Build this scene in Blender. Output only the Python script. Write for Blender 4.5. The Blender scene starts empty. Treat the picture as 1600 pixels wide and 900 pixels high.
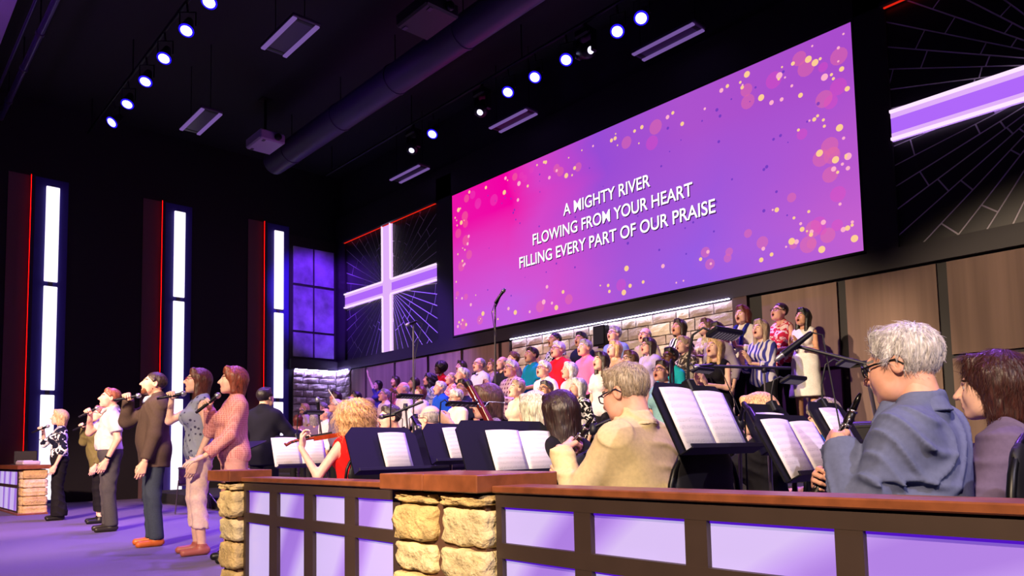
import bpy, bmesh, math, random
import numpy as np
from mathutils import Vector, Matrix
random.seed(7)
S = bpy.context.scene
COL = S.collection
PI = math.pi

# ------------------------------------------------------------------ camera, world, lights, exposure
cam = bpy.data.cameras.new('camera')
camo = bpy.data.objects.new('camera', cam)
COL.objects.link(camo)
cam.sensor_width = 36.0
cam.lens = 1150.83 / 1600 * 36.0
cam.shift_y = (616.43 - 450) / 1600
cam.clip_start = 0.05
cam.clip_end = 200
yaw, pit, rol = math.radians(42.3977), math.radians(4.33101), math.radians(-1.14516)
fw = Vector((-math.cos(yaw) * math.cos(pit), math.sin(yaw) * math.cos(pit), math.sin(pit)))
rt = fw.cross(Vector((0, 0, 1))).normalized()
up = rt.cross(fw)
r2 = rt * math.cos(rol) + up * math.sin(rol)
u2 = -rt * math.sin(rol) + up * math.cos(rol)
m = Matrix((r2, u2, -fw)).transposed().to_4x4()
m.translation = (0, 0, 0.92)
camo.matrix_world = m
S.camera = camo

S.view_settings.view_transform = 'Standard'
S.view_settings.look = 'None'
S.view_settings.exposure = 0.0
S.view_settings.gamma = 1.0
S.view_settings.use_curve_mapping = False
S.cycles.max_bounces = 5
S.cycles.diffuse_bounces = 2
S.cycles.glossy_bounces = 2
S.cycles.sample_clamp_indirect = 4.0

W = bpy.data.worlds.new('dark_hall'); S.world = W
W.use_nodes = True
W.node_tree.nodes['Background'].inputs[0].default_value = (0.10, 0.05, 0.35, 1)
W.node_tree.nodes['Background'].inputs[1].default_value = 0.006


def spot(name, loc, target, col, watts, size_deg=50, radius=0.12, blend=0.6):
    l = bpy.data.lights.new(name, 'SPOT')
    l.energy = watts; l.color = col; l.spot_size = math.radians(size_deg); l.spot_blend = blend
    l.shadow_soft_size = radius
    o = bpy.data.objects.new(name, l); COL.objects.link(o)
    o.location = loc
    d = Vector(target) - Vector(loc)
    o.rotation_euler = d.to_track_quat('-Z', 'Y').to_euler()
    return o


WARM = (1.0, 0.74, 0.50)
ROSE = (1.0, 0.58, 0.50)
VIO = (0.34, 0.12, 1.0)
# front wash of the hall, hung above the audience: one row for the choir ...
for x, tx, c, w in ((-13.0, -14.6, ROSE, 2600), (-10.5, -11.4, ROSE, 8000), (-8.0, -8.4, WARM, 10000), (-5.5, -5.6, WARM, 11000), (-3.0, -2.0, WARM, 8200)):
    spot('choir_wash_light', (x, -7.0, 6.6), (tx, 7.0, 1.72), c, w, 21, 0.15, 0.45)
# ... and one for the singers and the orchestra
for x, tx, c, w in ((-3.5, -13.2, ROSE, 13000), (-1.5, -10.6, WARM, 9500), (0.5, -7.4, WARM, 7500), (0.0, -4.2, WARM, 5200), (1.5, -1.6, WARM, 6400)):
    spot('stage_wash_light', (x, -6.0, 6.6), (tx, 2.6, 0.9), c, w, 24, 0.15, 0.6)
# pale side wash from house right onto the music desks
spot('side_wash_light', (5.5, 0.5, 6.4), (-2.6, 2.9, 0.9), (0.92, 0.80, 1.0), 1500, 30)
# violet wash from fixtures on the two pipes, plus added spots without a fixture
for x, y, t, w in ((-6.8, 8.85, (-5.5, 7.0, 1.0), 2200), (-9.3, 8.85, (-9.0, 7.0, 1.0), 2200), (-12.0, 8.85, (-12.4, 6.8, 1.0), 2400),
                   (-10.4, 3.73, (-8.5, 2.4, 0.0), 2000), (-12.9, 3.73, (-12.2, 1.6, 0.0), 2000),
                   (-4.0, 8.85, (-2.2, 3.6, 1.0), 1500), (0.5, 5.5, (-1.2, 2.6, 1.0), 900), (-7.0, 3.73, (-6.0, 2.8, 0.6), 1200)):
    spot('violet_wash_light', (x, y, 7.35), t, VIO, w, 70)
spot('violet_wash_light', (-13.0, 6.5, 7.3), (-18.1, 9.45, 5.0), (0.20, 0.03, 1.0), 5000, 27)  # added spot without a fixture, brings violet onto the corner panels
spot('violet_wash_light', (-14.0, 5.0, 7.3), (-14.4, 10.0, 2.6), (0.25, 0.10, 1.0), 8000, 44)  # added spot without a fixture, tints the left back wall violet

# ------------------------------------------------------------------ helpers

def lin(c):
    o = []
    for v in c[:3]:
        v = v / 255.0
        o.append(v / 12.92 if v <= 0.04045 else ((v + 0.055) / 1.055) ** 2.4)
    return (o[0], o[1], o[2], 1.0)


MATS = {}


def nd(nt, kind, **kw):
    n = nt.nodes.new(kind)
    for k, v in kw.items():
        setattr(n, k, v)
    return n


def mat(name, col=(128, 128, 128), rough=0.6, metal=0.0, emit=None, es=1.0, noise=0.0, nscale=20.0, bump=0.0, bscale=None, spec=0.5, sheen=0.0):
    key = (name, tuple(col))
    if key in MATS:
        return MATS[key]
    mt = bpy.data.materials.new(name)
    mt.use_nodes = True
    nt = mt.node_tree
    b = nt.nodes['Principled BSDF']
    b.inputs['Base Color'].default_value = lin(col)
    b.inputs['Roughness'].default_value = rough
    b.inputs['Metallic'].default_value = metal
    b.inputs['Specular IOR Level'].default_value = spec
    if emit is not None:
        b.inputs['Emission Color'].default_value = lin(emit)
        b.inputs['Emission Strength'].default_value = es
    if noise or bump:
        tc = nd(nt, 'ShaderNodeTexCoord')
        nz = nd(nt, 'ShaderNodeTexNoise')
        nz.inputs['Scale'].default_value = nscale
        nz.inputs['Detail'].default_value = 5
        nt.links.new(tc.outputs['Object'], nz.inputs['Vector'])
        if noise:
            mx = nd(nt, 'ShaderNodeMix', data_type='RGBA', blend_type='MULTIPLY')
            mx.inputs['Factor'].default_value = 1.0
            mr = nd(nt, 'ShaderNodeMapRange')
            mr.inputs['From Min'].default_value = 0.3; mr.inputs['From Max'].default_value = 0.7
            mr.inputs['To Min'].default_value = 1 - noise; mr.inputs['To Max'].default_value = 1 + noise * 0.3
            nt.links.new(nz.outputs['Fac'], mr.inputs['Value'])
            mx.inputs['A'].default_value = lin(col)
            nt.links.new(mr.outputs['Result'], mx.inputs['B'])
            nt.links.new(mx.outputs['Result'], b.inputs['Base Color'])
        if bump:
            n2 = nz
            if bscale:
                n2 = nd(nt, 'ShaderNodeTexNoise'); n2.inputs['Scale'].default_value = bscale; n2.inputs['Detail'].default_value = 4
                nt.links.new(tc.outputs['Object'], n2.inputs['Vector'])
            bp = nd(nt, 'ShaderNodeBump')
            bp.inputs['Strength'].default_value = bump
            bp.inputs['Distance'].default_value = 0.02
            nt.links.new(n2.outputs['Fac'], bp.inputs['Height'])
            nt.links.new(bp.outputs['Normal'], b.inputs['Normal'])
    MATS[key] = mt
    return mt


def emis(name, col, strength=1.0):
    key = (name, tuple(col), strength)
    if key in MATS:
        return MATS[key]
    mt = bpy.data.materials.new(name)
    mt.use_nodes = True
    nt = mt.node_tree
    nt.nodes.clear()
    e = nd(nt, 'ShaderNodeEmission'); o = nd(nt, 'ShaderNodeOutputMaterial')
    e.inputs[0].default_value = lin(col); e.inputs[1].default_value = strength
    nt.links.new(e.outputs[0], o.inputs[0])
    MATS[key] = mt
    return mt


def link(name, me, mt, parent=None, loc=None):
    o = bpy.data.objects.new(name, me)
    COL.objects.link(o)
    if mt is not None:
        ms = mt if isinstance(mt, (list, tuple)) else [mt]
        if len(me.materials) == 0:
            for q in ms:
                me.materials.append(q)
    if parent is not None:
        o.parent = parent
    if loc is not None:
        o.location = loc
    return o


def tag(o, label, cat, group=None):
    o['label'] = label; o['category'] = cat
    if group:
        o['group'] = group
    return o


def empty(name, loc=(0, 0, 0), rz=0.0, label=None, cat=None, group=None):
    o = bpy.data.objects.new(name, None)
    o.empty_display_size = 0.1
    COL.objects.link(o)
    o.location = loc; o.rotation_euler = (0, 0, rz)
    if label:
        tag(o, label, cat, group)
    return o


def struct(o):
    o['kind'] = 'structure'
    return o


def frame_from(d):
    d = Vector(d).normalized()
    a = Vector((0, 0, 1)) if abs(d.z) < 0.95 else Vector((1, 0, 0))
    x = a.cross(d).normalized(); y = d.cross(x)
    return x, y, d


class MB:
    def __init__(self):
        self.v = []; self.f = []; self.m = []; self.smooth = []

    def add(self, vs, fs, mi=0, sm=False):
        o = len(self.v)
        self.v += [tuple(p) for p in vs]
        self.f += [tuple(i + o for i in q) for q in fs]
        self.m += [mi] * len(fs); self.smooth += [sm] * len(fs)
        return self

    def box(self, a, b, mi=0, rot=None, cen=None):
        x0, y0, z0 = a; x1, y1, z1 = b
        vs = [Vector(p) for p in ((x0, y0, z0), (x1, y0, z0), (x1, y1, z0), (x0, y1, z0), (x0, y0, z1), (x1, y0, z1), (x1, y1, z1), (x0, y1, z1))]
        if rot is not None:
            c = Vector(cen) if cen is not None else sum(vs, Vector()) / 8
            vs = [c + rot @ (p - c) for p in vs]
        return self.add(vs, [(0, 3, 2, 1), (4, 5, 6, 7), (0, 1, 5, 4), (1, 2, 6, 5), (2, 3, 7, 6), (3, 0, 4, 7)], mi)

    def bev(self, a, b, r, mi=0, M=None):
        """chamfered box, optionally transformed by M"""
        x0, y0, z0 = a; x1, y1, z1 = b
        bm = bmesh.new()
        bmesh.ops.create_cube(bm, size=1.0)
        for v in bm.verts:
            v.co = Vector(((x0 + x1) / 2 + v.co.x * (x1 - x0), (y0 + y1) / 2 + v.co.y * (y1 - y0), (z0 + z1) / 2 + v.co.z * (z1 - z0)))
        bmesh.ops.bevel(bm, geom=bm.edges[:], offset=r, segments=1, affect='EDGES', profile=0.5)
        bm.verts.index_update()
        vs = [(M @ v.co if M is not None else v.co.copy()) for v in bm.verts]
        fs = [[v.index for v in f.verts] for f in bm.faces]
        bm.free()
        return self.add(vs, fs, mi)

    def tube(self, path, r, seg=8, mi=0, caps=True, sm=True):
        path = [Vector(p) for p in path]
        n = len(path)
        rs = r if isinstance(r, (list, tuple)) else [r] * n
        vs = []; fs = []
        x = None
        for i, p in enumerate(path):
            d = (path[min(i + 1, n - 1)] - path[max(i - 1, 0)]).normalized()
            if x is None:
                x, y, _ = frame_from(d)
            else:
                x = (x - d * x.dot(d)).normalized(); y = d.cross(x)
            for k in range(seg):
                a = 2 * PI * k / seg
                vs.append(p + (x * math.cos(a) + y * math.sin(a)) * rs[i])
        for i in range(n - 1):
            for k in range(seg):
                k2 = (k + 1) % seg
                fs.append((i * seg + k, i * seg + k2, (i + 1) * seg + k2, (i + 1) * seg + k))
        self.add(vs, fs, mi, sm)
        if caps:
            self.add(vs[:seg], [tuple(range(seg))[::-1]], mi)
            self.add(vs[-seg:], [tuple(range(seg))], mi)
        return self

    def lathe(self, base, d, prof, seg=16, mi=0, sm=True):
        """prof: list of (r, h) along axis d from base"""
        x, y, d = frame_from(d); base = Vector(base)
        vs = []; fs = []
        for r, h in prof:
            for k in range(seg):
                a = 2 * PI * k / seg
                vs.append(base + d * h + (x * math.cos(a) + y * math.sin(a)) * max(r, 1e-4))
        for i in range(len(prof) - 1):
            for k in range(seg):
                k2 = (k + 1) % seg
                fs.append((i * seg + k, i * seg + k2, (i + 1) * seg + k2, (i + 1) * seg + k))
        fs.append(tuple(range(seg))[::-1]); n = (len(prof) - 1) * seg
        fs.append(tuple(range(n, n + seg)))
        return self.add(vs, fs, mi, sm)

    def prism(self, poly, ax, h0, h1, mi=0):
        """poly of 2-D points extruded along axis ax ('x','y','z') from h0 to h1"""
        def P(u, w, h):
            return {'y': (u, h, w), 'x': (h, u, w), 'z': (u, w, h)}[ax]
        n = len(poly)
        vs = [P(u, w, h0) for u, w in poly] + [P(u, w, h1) for u, w in poly]
        fs = [tuple(range(n)), tuple(range(2 * n - 1, n - 1, -1))]
        fs += [(i, i + n, (i + 1) % n + n, (i + 1) % n) for i in range(n)]
        return self.add(vs, fs, mi)

    def mesh(self, name):
        me = bpy.data.meshes.new(name)
        me.from_pydata(self.v, [], self.f)
        me.polygons.foreach_set('material_index', self.m)
        me.polygons.foreach_set('use_smooth', self.smooth)
        me.update()
        bm = bmesh.new(); bm.from_mesh(me)
        bmesh.ops.recalc_face_normals(bm, faces=bm.faces)
        bm.to_mesh(me); bm.free()
        return me

    def build(self, name, mt, parent=None, loc=None):
        return link(name, self.mesh(name), mt, parent, loc)


def copy_tree(o, parent=None):
    c = o.copy(); COL.objects.link(c)
    c.parent = parent
    for ch in o.children:
        copy_tree(ch, c)
    return c
# ------------------------------------------------------------------ the hall
m_black = mat('black_paint', (9, 8, 14), 0.75)
m_dark = mat('dark_wall_paint', (20, 12, 30), 0.7, noise=0.15, nscale=3)
m_head = mat('dark_plum_fascia', (26, 16, 28), 0.55)
m_carpet = mat('stage_carpet', (120, 108, 140), 0.9, noise=0.3, nscale=160, bump=0.3, spec=0.15)
m_brown = mat('dark_brown_wood', (62, 46, 38), 0.5, noise=0.2, nscale=8)
m_blackm = mat('black_metal', (14, 14, 18), 0.4, 0.3)

b = MB()
b.box((-18.3, 1.9, -0.8), (-4.8, 10.3, 0.0)); b.box((-4.8, 1.97, -0.8), (4.0, 10.3, 0.0)); b.box((-18.3, -0.6, -0.8), (-4.8, 1.9, 0.0))
struct(b.build('floor', m_carpet))
b = MB(); b.box((-18.3, -12, -0.9), (6.0, 10.3, -0.8)); struct(b.build('floor_hall', mat('hall_carpet', (40, 32, 48), 0.9)))
b = MB(); b.box((-18.4, 10.12, -0.8), (6.0, 10.3, 9.2)); struct(b.build('wall_back', m_dark))
b = MB(); b.box((-18.3, -12, -0.8), (-18.1, 10.12, 9.2)); struct(b.build('wall_left', m_black))
b = MB(); b.box((-18.4, -12, 8.6), (6.0, 10.3, 8.8)); struct(b.build('ceiling', m_black))
# fascia beam under the screen and posts round screen
b = MB()
b.box((-18.1, 9.95, 3.16), (4.0, 10.12, 3.42)); b.box((-13.40, 9.98, 3.42), (-12.84, 10.12, 7.2)); b.box((-3.90, 9.98, 3.42), (-3.50, 10.12, 7.2))
b.box((-18.1, 9.98, 6.69), (4.0, 10.12, 7.4)); b.box((-18.1, 9.98, 3.42), (-17.57, 10.12, 6.7))
struct(b.build('trim_1', m_head))

# ---- LED screen with the lyrics
scr = empty('led_screen', (-12.82, 10.0, 3.48), 0, 'wide magenta and purple screen showing three lines of white lyrics', 'screen')
SW, SH = 8.88, 3.18
ms = bpy.data.materials.new('screen_picture'); ms.use_nodes = True
nt = ms.node_tree; nt.nodes.clear()
out = nd(nt, 'ShaderNodeOutputMaterial'); em = nd(nt, 'ShaderNodeEmission')
tc = nd(nt, 'ShaderNodeTexCoord'); sp = nd(nt, 'ShaderNodeSeparateXYZ')
mp = nd(nt, 'ShaderNodeMapping'); mp.inputs['Scale'].default_value = (1 / SW, 1, 1 / SH)
nt.links.new(tc.outputs['Object'], mp.inputs['Vector'])
nz = nd(nt, 'ShaderNodeTexNoise'); nz.inputs['Scale'].default_value = 2.2; nz.inputs['Detail'].default_value = 3
nt.links.new(mp.outputs['Vector'], nz.inputs['Vector'])
va = nd(nt, 'ShaderNodeVectorMath', operation='MULTIPLY_ADD')
va.inputs[1].default_value = (0.22, 0, 0.3); va.inputs[2].default_value = (-0.11, 0, -0.15)
nt.links.new(nz.outputs['Color'], va.inputs[0])
vb = nd(nt, 'ShaderNodeVectorMath', operation='ADD')
nt.links.new(va.outputs[0], vb.inputs[0]); nt.links.new(mp.outputs['Vector'], vb.inputs[1])
nt.links.new(vb.outputs[0], sp.inputs[0])


def ramp(stops, fac):
    r = nd(nt, 'ShaderNodeValToRGB')
    e = r.color_ramp.elements
    while len(e) < len(stops):
        e.new(0.5)
    for i, (p, c) in enumerate(stops):
        e[i].position = p; e[i].color = lin(c)
    nt.links.new(fac, r.inputs[0])
    return r.outputs[0]


top = ramp([(0, (236, 20, 170)), (0.22, (244, 0, 165)), (0.33, (215, 65, 200)), (0.48, (152, 76, 214)), (0.68, (172, 82, 206)), (1, (168, 76, 204))], sp.outputs['X'])
bot = ramp([(0, (200, 90, 222)), (0.2, (196, 96, 226)), (0.36, (212, 82, 208)), (0.55, (166, 88, 218)), (0.75, (152, 92, 228)), (1, (196, 96, 208))], sp.outputs['X'])
mr = nd(nt, 'ShaderNodeMapRange'); mr.inputs['From Min'].default_value = 0.15; mr.inputs['From Max'].default_value = 0.8
nt.links.new(sp.outputs['Z'], mr.inputs['Value'])
mx = nd(nt, 'ShaderNodeMix', data_type='RGBA')
nt.links.new(mr.outputs[0], mx.inputs['Factor']); nt.links.new(bot, mx.inputs['A']); nt.links.new(top, mx.inputs['B'])
nt.links.new(mx.outputs['Result'], em.inputs[0]); nt.links.new(em.outputs[0], out.inputs[0])
b = MB(); b.box((0, 0, 0), (SW, 0.1, SH)); b.build('display', ms, scr)
b = MB()
for a, c in (((-0.03, -0.01, -0.03), (SW + 0.03, 0.1, 0)), ((-0.03, -0.01, SH), (SW + 0.03, 0.1, SH + 0.03)), ((-0.03, -0.01, 0), (0, 0.1, SH)), ((SW, -0.01, 0), (SW + 0.03, 0.1, SH))):
    b.box(a, c)
b.build('bezel', m_black, scr)
# light dots drawn on the screen
rr = random.Random(11)
dots = []


def inside(u, v):
    return 0.03 < u < SW - 0.03 and 0.03 < v < SH - 0.03


for i in range(150):
    side = rr.choice('lttttrrrrbbbbl')
    e = abs(rr.gauss(0, 0.16))
    if side == 'l': u, v = 0.08 + e * 1.5, rr.uniform(0.1, SH - 0.1)
    if side == 'r': u, v = SW - 0.08 - e * 3.2, rr.uniform(0.1, SH - 0.1)
    if side == 't': u, v = rr.uniform(0.1, SW - 0.1), SH - 0.08 - e * 1.5
    if side == 'b': u, v = rr.uniform(0.1, SW - 0.1), 0.1 + e * 1.8
    if inside(u, v):
        dots.append((u, v, rr.choice((0.016, 0.022, 0.03, 0.036, 0.05)), rr.choice((0, 0, 1, 1, 0))))
for i in range(60):
    side = rr.choice('lttrrrbb')
    e = abs(rr.gauss(0, 0.22))
    if side == 'l': u, v = 0.12 + e, rr.uniform(0.2, SH - 0.2)
    if side == 'r': u, v = SW - 0.14 - e * 2.6, rr.uniform(0.2, SH - 0.2)
    if side == 't': u, v = rr.uniform(0.2, SW - 0.2), SH - 0.15 - e
    if side == 'b': u, v = rr.uniform(0.2, SW - 0.2), 0.16 + e
    dots.append((u, v, rr.uniform(0.06, 0.13), rr.choice((2, 2, 3))))
for i in range(70):
    dots.append((rr.uniform(1, SW - 0.5), rr.uniform(0.4, SH - 0.3), rr.uniform(0.010, 0.028), 4))
b = MB()
for u, v, r, k in dots:
    r = min(r, u - 0.01, v - 0.01, SW - u - 0.01, SH - v - 0.01)
    if r <= 0.005:
        continue
    y = {0: -0.006, 1: -0.005, 2: -0.002, 3: -0.003, 4: -0.004}[k]
    b.add([(u + r * math.cos(a * PI / 7), y, v + r * math.sin(a * PI / 7)) for a in range(14)], [tuple(range(14))], k)


def soft(name, col, alpha):
    mt = bpy.data.materials.new(name); mt.use_nodes = True
    n = mt.node_tree; n.nodes.clear()
    o = nd(n, 'ShaderNodeOutputMaterial'); e = nd(n, 'ShaderNodeEmission'); t = nd(n, 'ShaderNodeBsdfTransparent'); x = nd(n, 'ShaderNodeMixShader')
    e.inputs[0].default_value = lin(col); x.inputs[0].default_value = alpha
    n.links.new(t.outputs[0], x.inputs[1]); n.links.new(e.outputs[0], x.inputs[2]); n.links.new(x.outputs[0], o.inputs[0])
    return mt


dm = b.mesh('light_dots')
do = link('light_dots', dm, [emis('dot_yellow', (255, 206, 150)), emis('dot_pink', (255, 176, 205)), soft('dot_coral', (250, 116, 130), 0.34), soft('dot_magenta', (236, 70, 190), 0.32), soft('dot_violet', (96, 50, 190), 0.75)], scr)
do['kind'] = 'stuff'


def text_mesh(txt, size, bold=0.0, extr=0.0, align='CENTER', font_scale=1.0):
    cu = bpy.data.curves.new('text', 'FONT')
    cu.body = txt; cu.size = size; cu.offset = bold; cu.extrude = extr; cu.align_x = align
    o = bpy.data.objects.new('text', cu); COL.objects.link(o)
    dg = bpy.context.evaluated_depsgraph_get()
    me = bpy.data.meshes.new_from_object(o.evaluated_get(dg))
    bpy.data.objects.remove(o); bpy.data.curves.remove(cu)
    return me


m_txt = emis('lyric_white', (255, 255, 255), 1.3); m_sh = emis('lyric_shadow', (70, 22, 92), 0.7)
for s, w, u, v in (('A MIGHTY RIVER', 2.03, 4.44, 1.855), ('FLOWING FROM YOUR HEART', 3.70, 4.43, 1.472), ('FILLING EVERY PART OF OUR PRAISE', 4.50, 4.43, 1.09)):
    me = text_mesh(s, 0.315, 0.0034)
    xs = [q.co.x for q in me.vertices]; sc_ = w / (max(xs) - min(xs)); cx = (max(xs) + min(xs)) / 2
    for k, (dy, dx, dz, mt) in enumerate(((-0.012, 0, 0, m_txt), (-0.009, 0.016, -0.020, m_sh))):
        m2 = me.copy() if k else me
        m2.materials.clear()
        for q in m2.vertices:
            x_, y_ = q.co.x, q.co.y
            q.co = ((x_ - cx) * sc_, 0, y_ * 1.0) if k == 0 else q.co
        o = link('lyric_line' if k == 0 else 'lyric_shadow', m2, mt, scr, (u + dx, dy, v + dz))
        if k == 0:
            o['label'] = 'white capital lettering on the purple screen'

# ---- cross panels of radiating tiles with glowing beams
m_groove = mat('pale_groove', (214, 204, 220), 0.5)
m_tile = mat('plum_tile', (20, 11, 26), 0.42, noise=0.2, nscale=6)
m_beam = emis('beam_violet', (176, 104, 250), 1.0)
m_beamw = emis('beam_white', (250, 222, 255), 1.1)
m_beam2 = emis('beam_lilac', (226, 176, 250), 1.0)


def clip(poly, n, d):
    o = []
    for i in range(len(poly)):
        p, q = poly[i], poly[(i + 1) % len(poly)]
        a = p[0] * n[0] + p[1] * n[1] - d; c = q[0] * n[0] + q[1] * n[1] - d
        if a <= 0: o.append(p)
        if a * c < 0:
            t = a / (a - c); o.append((p[0] + (q[0] - p[0]) * t, p[1] + (q[1] - p[1]) * t))
    return o


def cross_panel(xc, label, quads, vertical=True):
    HW, HH, zc, HB = 2.08, 1.605, 5.03, 0.20
    t = empty('cross_panel', (xc, 10.0, zc), 0, label, 'cross')
    b = MB(); b.box((-HW, 0.03, -HH), (HW, 0.11, HH)); b.build('panel_back', m_groove, t)
    rng = random.Random(5)
    nsec = 13
    for qx, qz in quads:
        for i in range(nsec):
            a0 = (PI / 2) * i / nsec; a1 = (PI / 2) * (i + 1) / nsec
            r = 0.0; rad = [0.28]
            st = rng.uniform(0.5, 1.0)
            while rad[-1] < 2.7:
                rad.append(rad[-1] + (st if len(rad) == 1 else rng.uniform(0.75, 1.1)))
            for j in range(len(rad) - 1):
                g = 0.009
                r0, r1 = rad[j] + g, rad[j + 1] - g
                pol = []
                for r_, a_, s_ in ((r0, a0, 1), (r1, a0, 1), (r1, a1, -1), (r0, a1, -1)):
                    ga = min(g / r_, (a1 - a0) * 0.3)
                    pol.append((r_ * math.cos(a_ + s_ * ga), r_ * math.sin(a_ + s_ * ga)))
                for n, d in (((1, 0), HW), ((0, 1), HH), ((-1, 0), -HB), ((0, -1), -HB)):
                    if len(pol) >= 3: pol = clip(pol, n, d)
                if len(pol) < 3: continue
                ar = abs(sum(pol[k][0] * pol[(k + 1) % len(pol)][1] - pol[(k + 1) % len(pol)][0] * pol[k][1] for k in range(len(pol)))) / 2
                if ar < 0.002: continue
                pol = [(qx * u, qz * w) for u, w in pol]
                MB().prism(pol, 'y', rng.uniform(0.022, 0.026), 0.035).build('tile', m_tile, t)
    # horizontal and vertical trough beams: white edges round a violet core
    arms = [((-HW, -HB), (HW, HB), 'h')]
    if vertical: arms.append(((-HB, -HH), (HB, HH), 'v'))
    for (x0, z0), (x1, z1), k in arms:
        o = MB().box((x0, -0.02 if k == 'h' else -0.024, z0), (x1, 0.03, z1)).build('beam', m_beam if k == 'h' else m_beam2, t)
        for s in (-1, 1):
            e = s * HB
            for d in (-1, 1):
                # edges stop where the two arms meet
                if k == 'h':
                    p0, p1 = sorted((d * HB, d * HW)) if vertical else (x0, x1)
                    b = MB().box((p0, -0.065, min(e, e - s * 0.034)), (p1, 0.03, max(e, e - s * 0.034)))
                    b2 = MB().box((p0, -0.026, min(e - s * 0.036, e - s * 0.10)), (p1, 0.0, max(e - s * 0.036, e - s * 0.10)))
                else:
                    p0, p1 = sorted((d * HB, d * HH))
                    b = MB().box((min(e, e - s * 0.034), -0.064, p0), (max(e, e - s * 0.034), 0.03, p1))
                    b2 = MB().box((min(e - s * 0.036, e - s * 0.10), -0.028, p0), (max(e - s * 0.036, e - s * 0.10), 0.0, p1))
                b.build('edge_light', m_beamw, o); b2.build('edge_glow', m_beam2, o)
                if k == 'h' and not vertical: break
    # red strip along the top
    MB().box((-HW, -0.05, HH - 0.012), (HW, -0.02, HH + 0.005)).build('red_strip', emis('red_led', (255, 40, 20), 0.7), t)
    MB().box((-HW - 0.03, -0.12, HH), (HW + 0.03, 0.1, HH + 0.05)).build('top_trim', m_head, t)
    return t


cross_panel(-15.48, 'glowing violet cross on dark tiled panel left of the big screen', ((1, 1), (-1, 1), (1, -1), (-1, -1)))
cross_panel(-1.42, 'dark tiled panel with violet light beam at the right frame edge', ((-1, 1), (-1, -1), (1, 1), (1, -1)))

# ---- stone walls
STONE_N = 10
m_ashlar = [mat('pale_limestone', c, 0.85, noise=0.25, nscale=9, bump=0.6, bscale=28) for c in ((206, 188, 176), (190, 172, 164), (214, 198, 184), (178, 158, 152))]
m_mortar = mat('dark_mortar', (74, 62, 62), 0.9)


def block(name, w, h, d, rng, mt, parent, M, rough=0.010):
    """one rough-faced stone: w along local x, h along local z, face toward local -y"""
    nx, nz = 4, 3
    c = min(0.018, h * 0.14)
    vs = []; fs = []
    for j in range(nz + 1):
        for i in range(nx + 1):
            u = i / nx; v = j / nz
            edge = i in (0, nx) or j in (0, nz)
            x = u * w; z = v * h
            if edge:
                x += (c * 0.5 if i == 0 else -c * 0.5 if i == nx else 0) + rng.uniform(-1, 1) * rough * 0.35
                z += (c * 0.5 if j == 0 else -c * 0.5 if j == nz else 0) + rng.uniform(-1, 1) * rough * 0.35
            y = (0.0 if edge else -d * 0.45) + rng.uniform(-1, 1) * rough * (0.4 if edge else 1.0)
            vs.append((x, y, z))
    n = len(vs); k = nx + 1
    for j in range(nz):
        for i in range(nx):
            fs.append((j * k + i, j * k + i + 1, (j + 1) * k + i + 1, (j + 1) * k + i))
    ring = [i for i in range(k)] + [j * k + nx for j in range(1, nz + 1)] + [nz * k + i for i in range(nx - 1, -1, -1)] + [j * k for j in range(nz - 1, 0, -1)]
    vs += [(vs[i][0], d, vs[i][2]) for i in ring]
    L = len(ring)
    for i in range(L):
        fs.append((ring[i], n + i, n + (i + 1) % L, ring[(i + 1) % L]))
    b = MB(); b.add([M @ Vector(p) for p in vs], fs, 0, False)
    return b.build(name, mt, parent)


def stone_wall(parent, L, z0, z1, M, seed, ch=(0.13, 0.2)):
    rng = random.Random(seed)
    z = z0
    while z < z1 - 0.03:
        h = min(rng.uniform(*ch), z1 - z)
        if z1 - z - h < 0.08: h = z1 - z
        x = 0
        while x < L - 0.02:
            w = min(rng.uniform(0.22, 0.62), L - x)
            if L - x - w < 0.15: w = L - x
            block('stone', w, h, 0.05, rng, rng.choice(m_ashlar), parent, M @ Matrix.Translation((x, 0, z)), 0.013)
            x += w
        z += h


o = MB().box((-10.92, 10.02, 0.8), (-5.91, 10.12, 3.16)).build('wall_stone', m_mortar); struct(o)
stone_wall(o, 5.01, 1.35, 3.14, Matrix.Translation((-10.92, 9.99, 0)), 3, (0.15, 0.21))
o = MB().box((-18.1, 10.02, 0.6), (-17.34, 10.12, 3.16)).box((-18.1, 8.73, 0.6), (-18.07, 10.02, 3.16)).build('wall_stone_corner', m_mortar); struct(o)
stone_wall(o, 0.74, 0.9, 3.14, Matrix.Translation((-18.08, 9.99, 0)), 4, (0.15, 0.22))
Mx = Matrix.Translation((-18.05, 8.73, 0)) @ Matrix(((0, -1, 0, 0), (1, 0, 0, 0), (0, 0, 1, 0), (0, 0, 0, 1)))
stone_wall(o, 1.25, 0.9, 3.14, Mx, 6, (0.15, 0.22))
# strip lights hidden under the fascia that wash the stone
def strip(name, a, b_, label, col=(206, 210, 255), st=26.0):
    tag(MB().box(a, b_).build(name, emis('cool_strip', col, st)), label, 'light strip')
strip('strip_light', (-10.9, 9.92, 3.15), (-5.93, 9.945, 3.159), 'cool white strip light along the top of the stone wall behind the choir')
strip('strip_light', (-18.0, 9.92, 3.15), (-17.36, 9.945, 3.159), 'short cool strip light over the corner stonework, facing the hall', (176, 160, 255), 130.0)
strip('strip_light', (-18.0, 8.75, 3.15), (-17.975, 9.88, 3.159), 'cool strip light over the corner stonework beside the glowing bar', (176, 160, 255), 130.0)
o = MB().box((-18.1, 8.6, 3.16), (-17.93, 9.95, 3.42)).build('trim_2', m_head); struct(o)

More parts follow.
